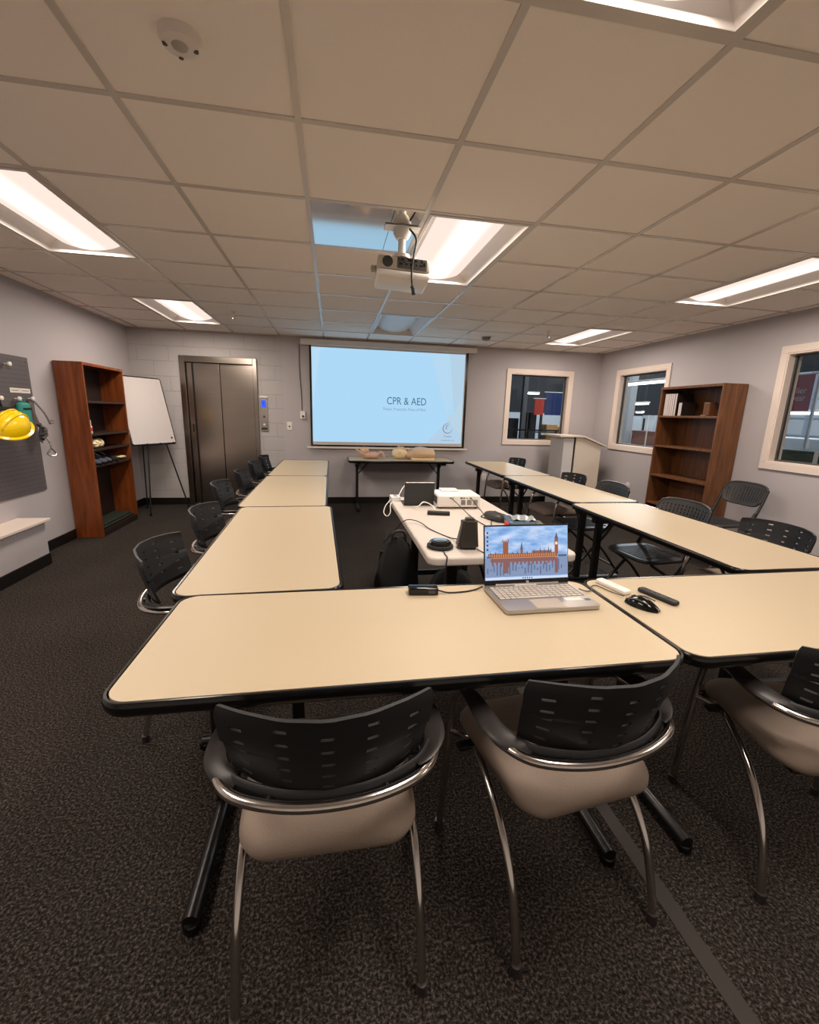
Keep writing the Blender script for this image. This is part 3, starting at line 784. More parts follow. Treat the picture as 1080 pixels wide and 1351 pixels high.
# things on the left shelf
def shoe(x, y, z, rz, label, mat, sole):
    s = thing('work_shoe', label, 'shoe', (x, y, z), R_(rz), 'footwear on the left bookshelf')
    P = []
    for k in range(13):
        u = k / 12; L = -.13 + .27 * u
        w = .034 + .012 * sin(pi * min(1, u * 1.1)) ** 1 if u < .9 else .03
        w = [.028, .033, .035, .034, .033, .034, .037, .041, .043, .042, .038, .029, .012][k]
        h = [.07, .085, .088, .086, .08, .07, .062, .055, .05, .047, .042, .034, .02][k]
        P.append([(L, w * cos(a), .018 + h * max(0, sin(a)) ** .8 if sin(a) > 0 else .018) for a in [pi * q / 8 for q in range(9)]])
    MB().layers(P, closed=True).build('upper', mat, s, smooth=True)
    so = [(-.135 + .28 * k / 12, [.03, .037, .038, .036, .034, .036, .04, .044, .047, .046, .042, .034, .016][k]) for k in range(13)]
    MB().prism([(x_, -w_) for x_, w_ in so] + [(x_, w_) for x_, w_ in reversed(so)], 0, .02).build('sole', sole, s)
    m = MB()
    for k in range(4): m.box(.0 + k * .018, -.02, .0, .006 + k * .018, .02, .004, .001, TR(-.02, 0, .098 - k * .008, 0, 18))
    m.build('laces', M['paper'], s)
grey_sh = plain('grey_shoe', S(66, 68, 82), .7); pale_sh = plain('cream_shoe', S(226, 208, 168), .6)
shoe(-2.56, 5.11, .767, 0, 'dark grey shoe at the near end of the lower left shelf', grey_sh, M['bumper'])
shoe(-2.56, 5.23, .767, 0, 'dark grey shoe second from the near end of the lower left shelf', grey_sh, M['bumper'])
shoe(-2.57, 5.36, .767, 0, 'grey shoe in the middle of the lower left shelf', grey_sh, M['bumper'])
shoe(-2.57, 5.50, .767, 6, 'black shoe right of the grey shoes on the lower left shelf', M['darkcloth'], M['bumper'])
t = thing('glove_bundle', 'brown and cream folded gloves at the far end of the lower left shelf', 'gloves', (-2.50, 5.70, .767))
m = MB()
for k in range(5): m.tube([(-.05, -.06 + k * .03, .02), (.0, -.055 + k * .03, .032), (.045, -.05 + k * .028, .028)], lambda q: .013 * (1 - .3 * q), 8, 3)
m.build('fingers', pale_sh, t, smooth=True)
m = MB(); puffy(m, -.13, -.075, .0, -.03, .085, .05, .02, .015); m.build('cuff', plain('brown_leather', S(96, 52, 36), .7), t, smooth=True)
t = thing('respirator_mask', 'crumpled cream dust mask on the upper small shelf of the left bookshelf', 'mask', (-2.50, 5.17, .937))
m = MB(); rings = []
for k in range(7):
    a = k / 6; r = .062 * cos(a * pi / 2) ** .6 if k < 6 else .006
    rings.append([(.052 * sin(a * pi / 2) + .008 * sin(3 * q), r * cos(2 * pi * q / 14) * 1.15, .05 + r * .78 * sin(2 * pi * q / 14)) for q in range(14)])
m.layers(rings); m.build('cup', M['skin2'], t, smooth=True)
MB().tube([(0, -.06, .05), (-.05, -.05, .08), (-.06, 0, .09), (-.05, .05, .08), (0, .06, .05)], .003, 6, 4).build('strap', M['paper'], t)
t = thing('respirator_mask', 'second cream dust mask behind the crumpled one on the left bookshelf', 'mask', (-2.52, 5.30, .937))
MB().layers([[(x * 1, y * .9, z) for x, y, z in r] for r in rings]).build('cup', M['skin2'], t, smooth=True)
MB().tube([(0, -.055, .05), (-.05, -.045, .08), (-.06, 0, .09), (-.05, .045, .08), (0, .055, .05)], .003, 6, 4).build('strap', M['paper'], t)
for k, z, lb in ((0, 1.0965, 'small white bottle on the middle shelf edge of the left bookshelf'),):
    t = thing('bottle', lb, 'bottle', (-2.465, 5.055, z))
    MB().lathe([(0, 0), (.026, 0), (.028, .01), (.028, .075), (.014, .09), (.014, .10), (0, .10)], 18).build('body', M['white'], t, smooth=True)
    MB().lathe([(0, .10), (.017, .10), (.017, .125), (0, .127)], 16).build('cap', M['red'], t)
    MB().lathe([(.0285, .025), (.0287, .06), (.0282, .06), (.0282, .025)], 18).build('band', M['red'], t)
t = thing('bottle', 'second white bottle standing behind the first on the left bookshelf', 'bottle', (-2.50, 5.12, 1.0965))
MB().lathe([(0, 0), (.022, 0), (.024, .01), (.024, .13), (.012, .145), (.012, .15), (0, .15)], 18).build('body', M['white'], t, smooth=True)
MB().lathe([(0, .15), (.015, .15), (.015, .172), (0, .174)], 16).build('cap', M['white'], t)
t = thing('folded_mat', 'dark green folded mat lying in the bottom of the left bookshelf', 'mat', (-2.56, 5.44, .0705))
m = MB(); puffy(m, -.11, -.36, 0, .11, .36, .03, .02, .012); m.build('lower_fold', M['chkgreen'], t, smooth=True)
m = MB(); puffy(m, -.10, -.34, .0305, .10, .33, .055, .02, .01); m.build('upper_fold', M['chkgreen'], t, smooth=True)

# ================================================================ EASEL + WHITEBOARD
P0 = Vector((-2.42, 6.05, 0)); P1 = Vector((-2.12, 6.59, 0)); d = (P1 - P0).normalized(); ang = math.degrees(math.atan2(d.y, d.x))
t = thing('easel', 'black tripod easel standing in the back left corner', 'easel', ((P0.x + P1.x) / 2, (P0.y + P1.y) / 2, 0), R_(ang))
# local: +x along board to the back, -y faces the room
for s in (-1, 1):
    lg = MB().tube([(s * .31, -.10, .0), (s * .13, .035, .95), (s * .04, .25, 1.68)], .009, 8).build('leg', M['black_metal'], t)
    MB().lathe([(0, 0), (.014, 0), (.011, .03), (0, .03)], 12, TR(s * .31, -.10, 0)).build('foot', M['bumper'], lg)
lg = MB().tube([(0, .32, .0), (0, .27, 1.62)], .009, 8).build('leg', M['black_metal'], t)
m = MB().box(-.24, -.035, .895, .24, -.008, .91, .002)
for s in (-.2, 0, .2): m.box(s - .012, -.04, .90, s + .012, -.03, .925, .002)
m.build('tray', M['black_metal'], t)
m = MB().tube([(-.13, .012, .9), (.13, .012, .9)], .007, 8); m.build('crossbar', M['black_metal'], t)
t = thing('whiteboard', 'blank whiteboard with black rim resting on the easel', 'whiteboard', ((P0.x + P1.x) / 2, (P0.y + P1.y) / 2, 0), R_(ang))
MBd = TR(0, -.030, .912, -13)
MB().prism(rrect(-.40, 0, .25, .86, .02, 4), -.012, 0, MBd @ Matrix.Rotation(R_(90), 4, 'X')).build('panel', M['board'], t)
pth = [(x, -.005 + .011, y) for x, y in rrect(-.40, 0, .25, .86, .02, 4)]; pth.append(pth[0])
MB().tube([(x, y, z) for x, y, z in pth], .009, 8, M=MBd).build('rim', M['bumper'], t)
MB().lathe([(0, 0), (.013, 0), (.013, .006), (0, .007)], 14, MBd @ TR(.195, -.001, .07, 90)).build('magnet', M['bumper'], t)

# ================================================================ PEGBOARD AND GEAR
t = thing('pegboard', 'grey pegboard on the left wall hung with safety gear', 'pegboard', (XL + .0065, 3.9, 1.185))
MB().box(-.006, -1.0, -.595, .006, .735, .595, .002).build('board', M['peg'], t)
m = MB()
for k in range(44):
    for q in range(30):
        yy, zz = -.60 + k * .03, -.56 + q * .0385
        if yy > .72: continue
        m.box(.0061, yy - .003, zz - .003, .0065, yy + .003, zz + .003)
m.build('holes', M['pegdark'], t)['kind'] = 'stuff'
for yy in (-.9, .70):
    for zz in (-.56, .56): MB().lathe([(0, 0), (.008, 0), (.006, .005), (0, .006)], 12, TR(.006, yy, zz, 0, 90)).build('screw', M['chrome'], t)
PX = XL + .0135
def knob(y, z, label):
    t = thing('peg_hook', label, 'hook', (PX, y, z), 0, 'white pegs on the pegboard')
    MB().tube([(0, 0, 0), (.03, 0, 0)], .006, 8).build('shank', M['whitem'], t)
    MB().lathe([(0, 0), (.013, .002), (.019, .012), (.017, .022), (0, .028)], 16, TR(.025, 0, 0, 0, 90)).build('knob', M['white'], t, smooth=True)
knob(4.33, 1.70, 'lone white peg near the top of the pegboard')
knob(4.385, 1.42, 'white peg above the teal cloth')
knob(4.56, 1.425, 'white peg above the climbing straps, nearest the board edge')
knob(4.17, 1.42, 'white peg at the left edge of the photo above the hard hat')
for y0, y1, lb, tx in ((4.345, 4.47, 'left of two small white labels on the pegboard', 'HARNESS'), (4.475, 4.60, 'right of two small white labels on the pegboard', 'LANYARD')):
    t = thing('label_strip', lb, 'label', (PX, (y0 + y1) / 2, 1.49))
    MB().box(0, -(y1 - y0) / 2, -.02, .003, (y1 - y0) / 2, .02).build('card', M['paper'], t)
    m = MB()
    for k in range(7): m.box(.003, -.045 + k * .013, -.004, .0034, -.037 + k * .013, .004)
    m.build('printed_line', M['greyplastic'], t)
t = thing('hard_hat', 'bright yellow hard hat hanging on the pegboard', 'hard hat', (PX + .175, 3.99, 1.185))
MH = Matrix.Rotation(R_(22), 4, 'X') @ Matrix.Rotation(R_(28), 4, 'Y') @ Matrix.Rotation(R_(80), 4, 'Z')
rings = []
for k in range(10):
    a = pi / 2 * k / 9; r = cos(a)
    rings.append([(.15 * r * cos(q), .12 * r * sin(q), .15 * sin(a)) for q in [2 * pi * i / 32 for i in range(32)]])
rings = [[(x * .985, y * .985, z - .004) for x, y, z in rings[0]]] + rings
MB().layers(rings, MH).build('shell', M['yellow'], t, smooth=True)
m = MB()
brim = [[((.153 + o + (.03 if cos(q) > 0 else 0) * max(0, cos(q)) ** 2 * (o > .005)) * cos(q), (.123 + o) * sin(q), z) for q in [2 * pi * i / 32 for i in range(32)]] for o, z in ((-.006, .012), (.012, .004), (.014, -.003), (-.006, .002))]
m.layers(brim + [brim[0]], MH, cap=False); m.build('brim', M['yellow'], t, smooth=True)
m = MB()
for s in (-.035, 0, .035): m.tube([(.143 * cos(a), s, .15 * sin(a) + .002) for a in [R_(25 + 130 * k / 10) for k in range(11)]], .006, 8, M=MH)
m.build('ridge', M['yellow'], t, smooth=True)
t = thing('headband_strap', 'black helmet suspension hanging behind the yellow hard hat', 'strap', (PX + .012, 4.20, 1.29))
m = MB(); puffy(m, -.01, -.1, -.07, .04, .12, .06, .0099, .02); m.build('pad', M['darkcloth'], t, smooth=True)
MB().tube([(0, .0, .06), (.01, -.03, .10), (.02, -.03, .13)], .006, 6).build('loop', M['darkcloth'], t)
t = thing('teal_pouch', 'teal cloth pouch hanging from a peg above the hard hat', 'pouch', (PX + .015, 4.42, 1.30))
m = MB(); puffy(m, -.01, -.065, -.11, .05, .065, .09, .0299, .024); m.build('bag', M['teal'], t, smooth=True)
MB().tube([(.02, -.03, .08), (.025, -.02, .12), (.02, .02, .12), (.02, .03, .08)], .005, 6, 4).build('loop', M['teal'], t)
MB().box(.05, -.05, .03, .056, .05, .045, .002).build('zip', M['darkcloth'], t)
t = thing('safety_harness', 'tangle of grey harness straps with metal hook at the pegboard edge', 'harness', (PX + .02, 4.56, 1.2))
def strap(pts, w=.02): return MB().tube(pts, w, 8, 6, flat=((0, 1, 0), .4))
for pts in ([(.0, 0, .22), (.03, -.03, .1), (.05, -.02, -.02), (.04, 0, -.14)], [(.0, .02, .22), (.07, .04, .1), (.10, .05, .0)], [(.01, -.03, .2), (.02, -.07, .05), (.03, -.06, -.1), (.05, -.01, -.16)]):
    strap(pts, .014).build('strap', M['strap'], t, smooth=True)
m = MB()
for k in range(7): m.tube([(.05 + .03 * cos(k * 1.3), .0 + .04 * sin(k * 1.1), -.02 - .03 * cos(k * .9)), (.07 + .02 * sin(k), .02 * cos(k * 2), -.07 + .02 * sin(k * 1.7)), (.045 + .02 * cos(k * 2.1), .03 * sin(k * 1.9), -.12 + .03 * sin(k))], .014, 8, 4)
m.build('shock_pack', M['strap'], t, smooth=True)
hk = MB().tube([(.06, .02, -.1), (.085, .04, -.2), (.07, .0, -.27), (.10, .06, -.29), (.09, .09, -.27), (.08, .05, -.22)], .0065, 8, 5).build('snap_hook', M['chrome'], t, smooth=True)
MB().tube([(.10, .05, .02), (.11, .075, .05), (.12, .06, .01), (.10, .05, .02)], .005, 8, 4).build('carabiner', M['chrome'], t, smooth=True)

# ================================================================ LECTERN
t = thing('lectern', 'cream laminate podium standing before the back right window', 'lectern', (3.62, 6.28, 0))
def side(x0, x1, z0a, z1a, y0, y1, mat, name):
    v = [(x0, y0, 0), (x1, y0, 0), (x1, y0, z1a), (x0, y0, z0a), (x0, y1, 0), (x1, y1, 0), (x1, y1, z1a), (x0, y1, z0a)]
    MB().add(v, [(0, 1, 2, 3), (7, 6, 5, 4), (0, 4, 5, 1), (1, 5, 6, 2), (2, 6, 7, 3), (3, 7, 4, 0)]).build(name, mat, t)
side(-.235, -.075, 1.12, 1.12, -.21, .20, M['podium2'], 'front_column')
side(-.075, -.045, 1.12, 1.12, -.17, .17, M['podiumgap'], 'recess_post')
v = [(-.045, 1.12), (.06, 1.12), (.375, 1.0)]
m = MB(); pts = [(-.045, 0), (.375, 0), (.375, 1.0), (.06, 1.12), (-.045, 1.12)]
for y0, y1 in ((-.22, -.20), (.19, .21)):
    m = MB(); n = len(pts)
    m.add([(x, y0, z) for x, z in pts] + [(x, y1, z) for x, z in pts], [tuple(range(n)), tuple(range(2 * n - 1, n - 1, -1))] + [(i, (i + 1) % n, n + (i + 1) % n, n + i) for i in range(n)])
    m.build('side_panel', M['podium'], t)
m = MB(); m.box(.33, -.20, .06, .345, .19, .99); m.build('inner_shelf_back', M['podiumgap'], t)
prof = [(-.33, 1.122), (.065, 1.122), (.44, .985), (.445, 1.005), (.07, 1.146), (-.33, 1.146)]; n = len(prof)
MB().add([(x, -.26, z) for x, z in prof] + [(x, .25, z) for x, z in prof], [tuple(range(n)), tuple(range(2 * n - 1, n - 1, -1))] + [(i, (i + 1) % n, n + (i + 1) % n, n + i) for i in range(n)]).build('top_slab', M['podium'], t)
MB().box(-.24, -.215, 0, .38, .205, .04).build('plinth', M['podiumgap'], t)
# ================================================================ PROJECTION SCREEN
t = thing('projection_screen', 'pull-down projection screen on the back wall showing a blue first-aid slide', 'screen', (.86, YB, 0))
MB().box(-1.30, -.085, 2.305, 1.30, -.001, 2.385, .012).build('housing', M['whitem'], t)
cv = MB().box(-1.178, -.047, .882, 1.178, -.044, 2.31).build('canvas_border', M['bumper'], t)
MB().box(-1.15, -.0485, .905, 1.14, -.0472, 2.308).build('canvas', M['board'], t)
MB().box(-1.235, -.058, .85, 1.235, -.036, .878, .004).build('bottom_bar', M['whitem'], t)
E_ = .9
def em(n, r, g, b): return emit(n, S(r, g, b), E_)
sl = MB().box(-1.148, -.0496, .95, 1.125, -.0488, 2.282).build('slide', em('slide_blue', 172, 214, 243), t)
tag(sl, 'projected pale blue slide')
def facet(pts, mat, k, name='slide_facet'):
    MB().add([(x, -.0497 - k * .0002, z) for x, z in pts], [tuple(range(len(pts)))]).build(name, mat, sl)
facet([(.60, 2.282), (.875, 1.38), (1.0, 1.70), (1.0, 2.282)], em('slide_b', 180, 214, 238), 1)
facet([(.88, 2.282), (1.0, 1.36), (1.125, 1.65), (1.125, 2.282)], em('slide_c', 178, 206, 226), 2)
facet([(.56, .95), (1.0, 1.42), (1.125, 1.2), (1.125, .95)], em('slide_d', 178, 206, 228), 1)
facet([(.875, 1.38), (1.0, 1.42), (1.125, 1.68), (1.125, 1.1), (1.0, 1.2)], em('slide_e', 182, 210, 226), 3)
facet([(-1.148, 2.282), (-1.148, 1.4), (-1.10, 1.75), (-1.02, 2.282)], em('slide_f', 182, 218, 242), 1)
ink = em('slide_ink', 72, 112, 134); ink2 = em('slide_ink_pale', 122, 156, 190); ink3 = em('logo_grey', 104, 122, 152)
text_mb('CPR & AED', .155, TR(.245, -.0506, 1.568, 90), width=.60).build('title_lettering', ink, sl)
text_mb('People. Protection. Peace of Mind', .062, TR(.215, -.0506, 1.452, 90), width=.645).build('subtitle_lettering', ink2, sl)
m = MB()
def arc(cx, cz, r0, r1, w0, w1, a0, a1, n=28):
    P = []
    for k in range(n + 1):
        u = k / n; a = R_(a0 + (a1 - a0) * u); r = r0 + (r1 - r0) * u; w = w0 + (w1 - w0) * sin(pi * u)
        P.append(((cx + (r + w) * cos(a), -.0506, cz + (r + w) * sin(a)), (cx + (r - w) * cos(a), -.0506, cz + (r - w) * sin(a))))
    v = [p for q in P for p in q]; return v, [(2 * k, 2 * k + 1, 2 * k + 3, 2 * k + 2) for k in range(n)]
for a in ((.90, 1.185, .073, .073, .001, .006, 60, 360), (.905, 1.19, .02, .045, .001, .006, 250, 60)): m.add(*arc(*a))
m.build('slide_logo', ink3, sl)
text_mb('Coast', .042, TR(.905, -.0506, 1.062, 90), width=.125).build('logo_lettering', ink3, sl)
text_mb('COMPANY LTD', .026, TR(.905, -.0506, .998, 90), width=.21).build('logo_lettering', ink3, sl)

# ================================================================ MANIKINS
t = thing('adult_manikin', 'tan adult training torso lying on the table under the screen, head left', 'manikin', (1.12, 6.38, TOP))
sec = [(-.06, .05, .04, .06), (-.03, .055, .045, .06), (0.0, .08, .055, .065), (.04, .15, .075, .08), (.09, .185, .09, .088), (.16, .185, .095, .09), (.24, .17, .088, .088), (.32, .155, .078, .08), (.345, .15, .074, .078)]
rings = [[(x, w * cos(q), zc + h * sin(q)) for q in [2 * pi * i / 24 for i in range(24)]] for x, w, h, zc in sec]
rings = [[(x, y, max(0, z)) for x, y, z in r] for r in rings]
MB().layers(rings).build('torso', M['skin'], t, smooth=True)
m = MB(); rings = []
for k in range(13):
    a = pi * k / 12; r = sin(a); X = -.155 - .115 * cos(a)
    rings.append([(X, .075 * r * cos(q) + 0, .085 + .085 * r * sin(q) * (1.05 if sin(q) > 0 else .95)) for q in [2 * pi * i / 20 for i in range(20)]])
hd = m.layers(rings[1:-1]).build('head', M['skin2'], t, smooth=True)
# open face shell with nose, brow, lips, ears
m = MB(); fc = []
for k in range(9):
    a = R_(25 + 130 * k / 8); X = -.148 - .10 * cos(a) * 1.0
    fc.append([(X, .062 * sin(a) * cos(q), .10 + .082 * sin(a) ** .6 * sin(q)) for q in [pi * i / 12 for i in range(13)]])
m.layers(fc, closed=False, cap=False).build('face', M['skin'], t, smooth=True)
m = MB().tube([(-.175, 0, .185), (-.155, 0, .197), (-.142, 0, .202)], lambda q: .007 + .008 * q, 8, 3); m.build('nose', M['skin'], hd, smooth=True)
m = MB().tube([(-.118, -.02, .176), (-.114, 0, .183), (-.118, .02, .176)], .006, 8, 3); m.tube([(-.105, -.017, .173), (-.102, 0, .179), (-.105, .017, .173)], .006, 8, 3); m.build('lips', M['skin3'], hd, smooth=True)
for s in (-1, 1):
    MB().tube([(-.17, s * .072, .075), (-.185, s * .082, .095), (-.17, s * .083, .115), (-.15, s * .08, .105), (-.15, s * .074, .08)], .006, 8, 3).build('ear', M['skin2'], hd, smooth=True)
    MB().lathe([(0, 0), (.012, 0), (.008, .005), (0, .006)], 12, TR(-.195, s * .026, .166)).build('eye', M['skin3'], hd, smooth=True)
MB().tube([(-.065, 0, .03), (-.03, 0, .12), (.02, -.02, .145), (.06, -.08, .13)], .012, 8, 5, flat=((0, 0, 1), .3)).build('neck_fold', M['skin3'], t, smooth=True)
MB().box(.0, -.17, 0, .34, .17, .03, .012).build('back_shell', M['skin2'], t)
t = thing('infant_manikin', 'small pinkish infant training doll lying left of the adult torso', 'manikin', (.52, 6.38, TOP))
rings = []
for x, w, h, zc in [(-.10, .03, .03, .05), (-.07, .05, .042, .05), (-.02, .06, .05, .052), (.04, .058, .048, .05), (.09, .062, .05, .05), (.12, .045, .04, .045)]:
    rings.append([(x, w * cos(q), zc + h * sin(q)) for q in [2 * pi * i / 18 for i in range(18)]])
MB().layers(rings).build('torso', M['skin3'], t, smooth=True)
m = MB(); rings = []
for k in range(1, 11):
    a = pi * k / 11; rings.append([(-.045 - .065 * cos(a), .055 * sin(a) * cos(q), .115 + .055 * sin(a) * sin(q)) for q in [2 * pi * i / 18 for i in range(18)]])
MT = TR(-.02, 0, 0)
h = m.layers(rings, MT).build('head', M['skin'], t, smooth=True)
m = MB().lathe([(0, 0), (.008, 0), (.006, .008), (0, .01)], 10, TR(-.07, -.0, .168)); m.build('nose', M['skin3'], h)
for s in (-1, 1): MB().tube([(-.06, s * .053, .11), (-.07, s * .063, .12), (-.055, s * .062, .13)], .005, 6, 3).build('ear', M['skin3'], h)
limb = lambda pts, r0, r1: MB().tube(pts, lambda q: r0 + (r1 - r0) * q, 10, 4)
limb([(-.08, -.04, .06), (-.14, -.06, .10), (-.20, -.05, .15)], .02, .012).build('arm', M['skin3'], t, smooth=True)
limb([(-.08, .04, .06), (-.10, .12, .06), (-.13, .17, .08)], .02, .012).build('arm', M['skin3'], t, smooth=True)
limb([(.11, -.03, .05), (.17, -.05, .10), (.22, -.05, .03)], .026, .016).build('leg', M['skin3'], t, smooth=True)
limb([(.11, .03, .05), (.16, .07, .06), (.21, .10, .07)], .026, .016).build('leg', M['skin3'], t, smooth=True)

# ================================================================ LAPTOP (front table)
LX, LY = .742, 1.388
t = thing('laptop', 'open silver laptop on the near table showing a riverside palace photo', 'laptop', (LX, LY, TOP + .0006), R_(1))
W, D = .352, .226
bs = MB().prism(rrect(-W / 2, -D / 2, W / 2, D / 2, .014, 5), .003, .017).build('base', M['laptop'], t)
m = MB()
for x in (-.14, .14):
    for y in (-.09, .09): m.box(x - .02, y - .004, 0, x + .02, y + .004, .0035)
m.build('rubber_feet', M['bumper'], bs)
kb = MB(); rows = 6; 
for r in range(rows):
    y = .078 - r * .0185; n = 15 if r else 17
    for k in range(n):
        x0 = -.162 + k * (.324 / n)
        if r == 5 and 3 <= k <= 8:
            if k == 3: kb.box(x0, y - .0075, .0171, x0 + .324 / n * 6 - .003, y + .0075, .0183)
            continue
        kb.box(x0, y - .0075, .0171, x0 + .324 / n - .003, y + .0075, .0183)
MB().box(-.165, -.024, .0166, .165, .089, .0172).build('keyboard_bed', M['greyplastic'], bs)
k_ = kb.build('keyboard', M['laptopkey'], t)
MB().box(-.062, -.108, .0168, .048, -.034, .0174, .0002).build('touchpad', plain('touchpad_grey', S(176, 164, 150), .35), t)
MB().box(-.055, .093, .0168, .035, .107, .0176).build('sticker', M['paper'], t)
MB().box(.072, -.062, .0168, .138, -.038, .0175).build('sticker', M['paper'], t)
MB().box(.145, -.066, .0168, .166, -.05, .0175).build('sticker', M['bluegrey'], t)
m = MB().tube([(-.13, D / 2 - .006, .017), (.13, D / 2 - .006, .017)], .006, 10); m.build('hinge', M['laptop'], t)
ML = TR(0, D / 2 - .005, .0165, -12)     # screen plane local: x right, z up, faces -y
sc_ = MB().box(-W / 2, -.004, .0, W / 2, .003, .232, .003, ML).build('screen_lid', M['laptopblack'], t)
lp = MB().box(-.172, -.0052, .020, .172, -.0042, .226, 0, ML).build('display', emit('wall_sky', S(120, 160, 214), 1.0), sc_)
# display image: clouds, building, reflection
nt = lp.data.materials[0].node_tree; e = nt.nodes['Emission']
tc = nt.nodes.new('ShaderNodeTexCoord'); mp = nt.nodes.new('ShaderNodeMapping'); mp.inputs['Scale'].default_value = (9, 9, 26)
nz = nt.nodes.new('ShaderNodeTexNoise'); nz.inputs['Scale'].default_value = 1.6; nz.inputs['Detail'].default_value = 5
rp = ramp(nt, [(.3, S(110, 150, 206)), (.5, S(150, 182, 224)), (.7, S(204, 212, 234))])
nt.links.new(tc.outputs['Object'], mp.inputs[0]); nt.links.new(mp.outputs[0], nz.inputs['Vector']); nt.links.new(nz.outputs['Fac'], rp.inputs['Fac']); nt.links.new(rp.outputs['Color'], e.inputs[0])
def disp(m, name, mat, k): return m.build(name, mat, lp)
brick = emit('palace_brown', S(150, 92, 66)); brick2 = emit('palace_light', S(206, 142, 92)); roofm = emit('palace_roof', S(92, 96, 116)); dk = emit('palace_dark', S(110, 62, 44))
rfl = emit('reflection_brown', S(132, 94, 92)); wat = emit('river', S(128, 144, 176)); watd = emit('river_dark', S(100, 112, 142)); tb = emit('taskbar', S(196, 210, 232))
def rect(m, x0, z0, x1, z1, k): m.add([(x0, -.0052 - k * .0001, z0), (x1, -.0052 - k * .0001, z0), (x1, -.0052 - k * .0001, z1), (x0, -.0052 - k * .0001, z1)], [(0, 1, 2, 3)], ML)
def spire(m, x, w, z0, z1, k): m.add([(x - w, -.0052 - k * .0001, z0), (x + w, -.0052 - k * .0001, z0), (x, -.0052 - k * .0001, z1)], [(0, 1, 2)], ML)
m = MB(); rect(m, -.172, .032, .172, .104, 1); disp(m, 'river', wat, 1)
m = MB()
for k in range(26): rect(m, -.165 + k * .0128, .036 + random.random() * .03, -.165 + k * .0128 + .006, .06 + random.random() * .04, 2)
disp(m, 'ripples', watd, 2)
m = MB(); rect(m, -.15, .088, .12, .103, 3); rect(m, -.10, .045, -.078, .1, 3); rect(m, .116, .04, .130, .1, 3)
for k in range(16): rect(m, -.145 + k * .0165, .068 + .014 * random.random(), -.137 + k * .0165, .09, 3)
disp(m, 'palace_reflection', rfl, 3)
m = MB(); rect(m, -.160, .104, .128, .122, 3); rect(m, -.10, .12, -.078, .166, 3); rect(m, .116, .115, .131, .175, 3); rect(m, .02, .12, .10, .130, 3); rect(m, -.028, .12, -.018, .138, 3)
for x in (-.10, -.078): spire(m, x, .003, .166, .180, 3)
for x in (-.092, -.086): spire(m, x, .0025, .166, .173, 3)
disp(m, 'palace', brick, 3)
m = MB()
for k in range(30): rect(m, -.155 + k * .0093, .108, -.1515 + k * .0093, .119, 4)
rect(m, .118, .150, .129, .163, 4); rect(m, -.16, .1035, .128, .1055, 4)
disp(m, 'palace_windows', brick2, 4)
m = MB()
for x, h in ((-.15, .128), (-.13, .13), (-.06, .129), (-.04, .132), (.0, .13), (.03, .138), (.055, .144), (.072, .14), (.09, .15), (.10, .142)): spire(m, x, .004, .118, h, 4)
spire(m, -.023, .006, .136, .166, 4); spire(m, .1235, .0085, .174, .200, 4); rect(m, -.165, .104, -.14, .112, 4); rect(m, .131, .104, .168, .112, 4)
disp(m, 'palace_roofs', roofm, 4)
m = MB(); v, f = [], []
for k in range(16): a = 2 * pi * k / 16; v.append((.1235 + .0048 * cos(a), -.0058, .1565 + .0048 * sin(a)))
m.add(v, [tuple(range(16))], ML); disp(m, 'clock_face', emit('clock_white', S(240, 230, 210)), 5)
m = MB(); rect(m, -.172, .020, .172, .030, 2); disp(m, 'taskbar', tb, 2)
m = MB()
for k in range(5): rect(m, -.02 + k * .009, .0225, -.015 + k * .009, .0275, 4)
for k in range(5): rect(m, -.166, .198 - k * .016, -.159, .206 - k * .016, 4)
disp(m, 'desktop_icons', dk, 4)
m = MB()
for k in range(14): a0, a1 = 2 * pi * k / 14, 2 * pi * (k + 1) / 14; m.add([(.0055 * cos(a0), -.0046, .0095 + .0055 * sin(a0)), (.0055 * cos(a1), -.0046, .0095 + .0055 * sin(a1)), (.0045 * cos(a1), -.0046, .0095 + .0045 * sin(a1)), (.0045 * cos(a0), -.0046, .0095 + .0045 * sin(a0))], [(0, 1, 2, 3)], ML)
m.build('round_badge', M['white'], sc_)
text_mb('hp', .008, ML @ TR(0, -.0048, .0098, 90)).build('badge_lettering', M['white'], sc_)

def cable(pts, r, mat, label, name='cable', k=8):
    o = MB().tube(pts, r, 8, k).build(name, mat, smooth=True); tag(o, label, 'cable'); return o
# adapter / dock with its lead
t = thing('power_adapter', 'black rectangular power brick on the near table left of the laptop', 'adapter', (.325, 1.485, TOP + .0005), R_(-5))
MB().box(-.055, -.022, 0, .055, .022, .028, .005, None, 3).build('body', M['blackgloss'], t, smooth=True)
MB().box(.018, -.0226, .008, .042, -.0218, .020).build('label', M['greyplastic'], t)
cable([(.381, 1.482, TOP + .012), (.42, 1.475, TOP + .004), (.48, 1.478, TOP + .0035), (.53, 1.492, TOP + .004), (.562, 1.50, TOP + .012)], .003, M['plastic'], 'short black lead from the power brick to the laptop')
cable([(.928, 1.44, TOP + .012), (.955, 1.43, TOP + .005), (.985, 1.44, TOP + .0045), (1.0, 1.47, TOP + .0045), (1.03, 1.48, TOP + .0045), (1.05, 1.42, TOP + .0045), (1.065, 1.36, TOP + .01)], .0022, M['greyplastic'], 'thin cable running from the laptop to the mouse')
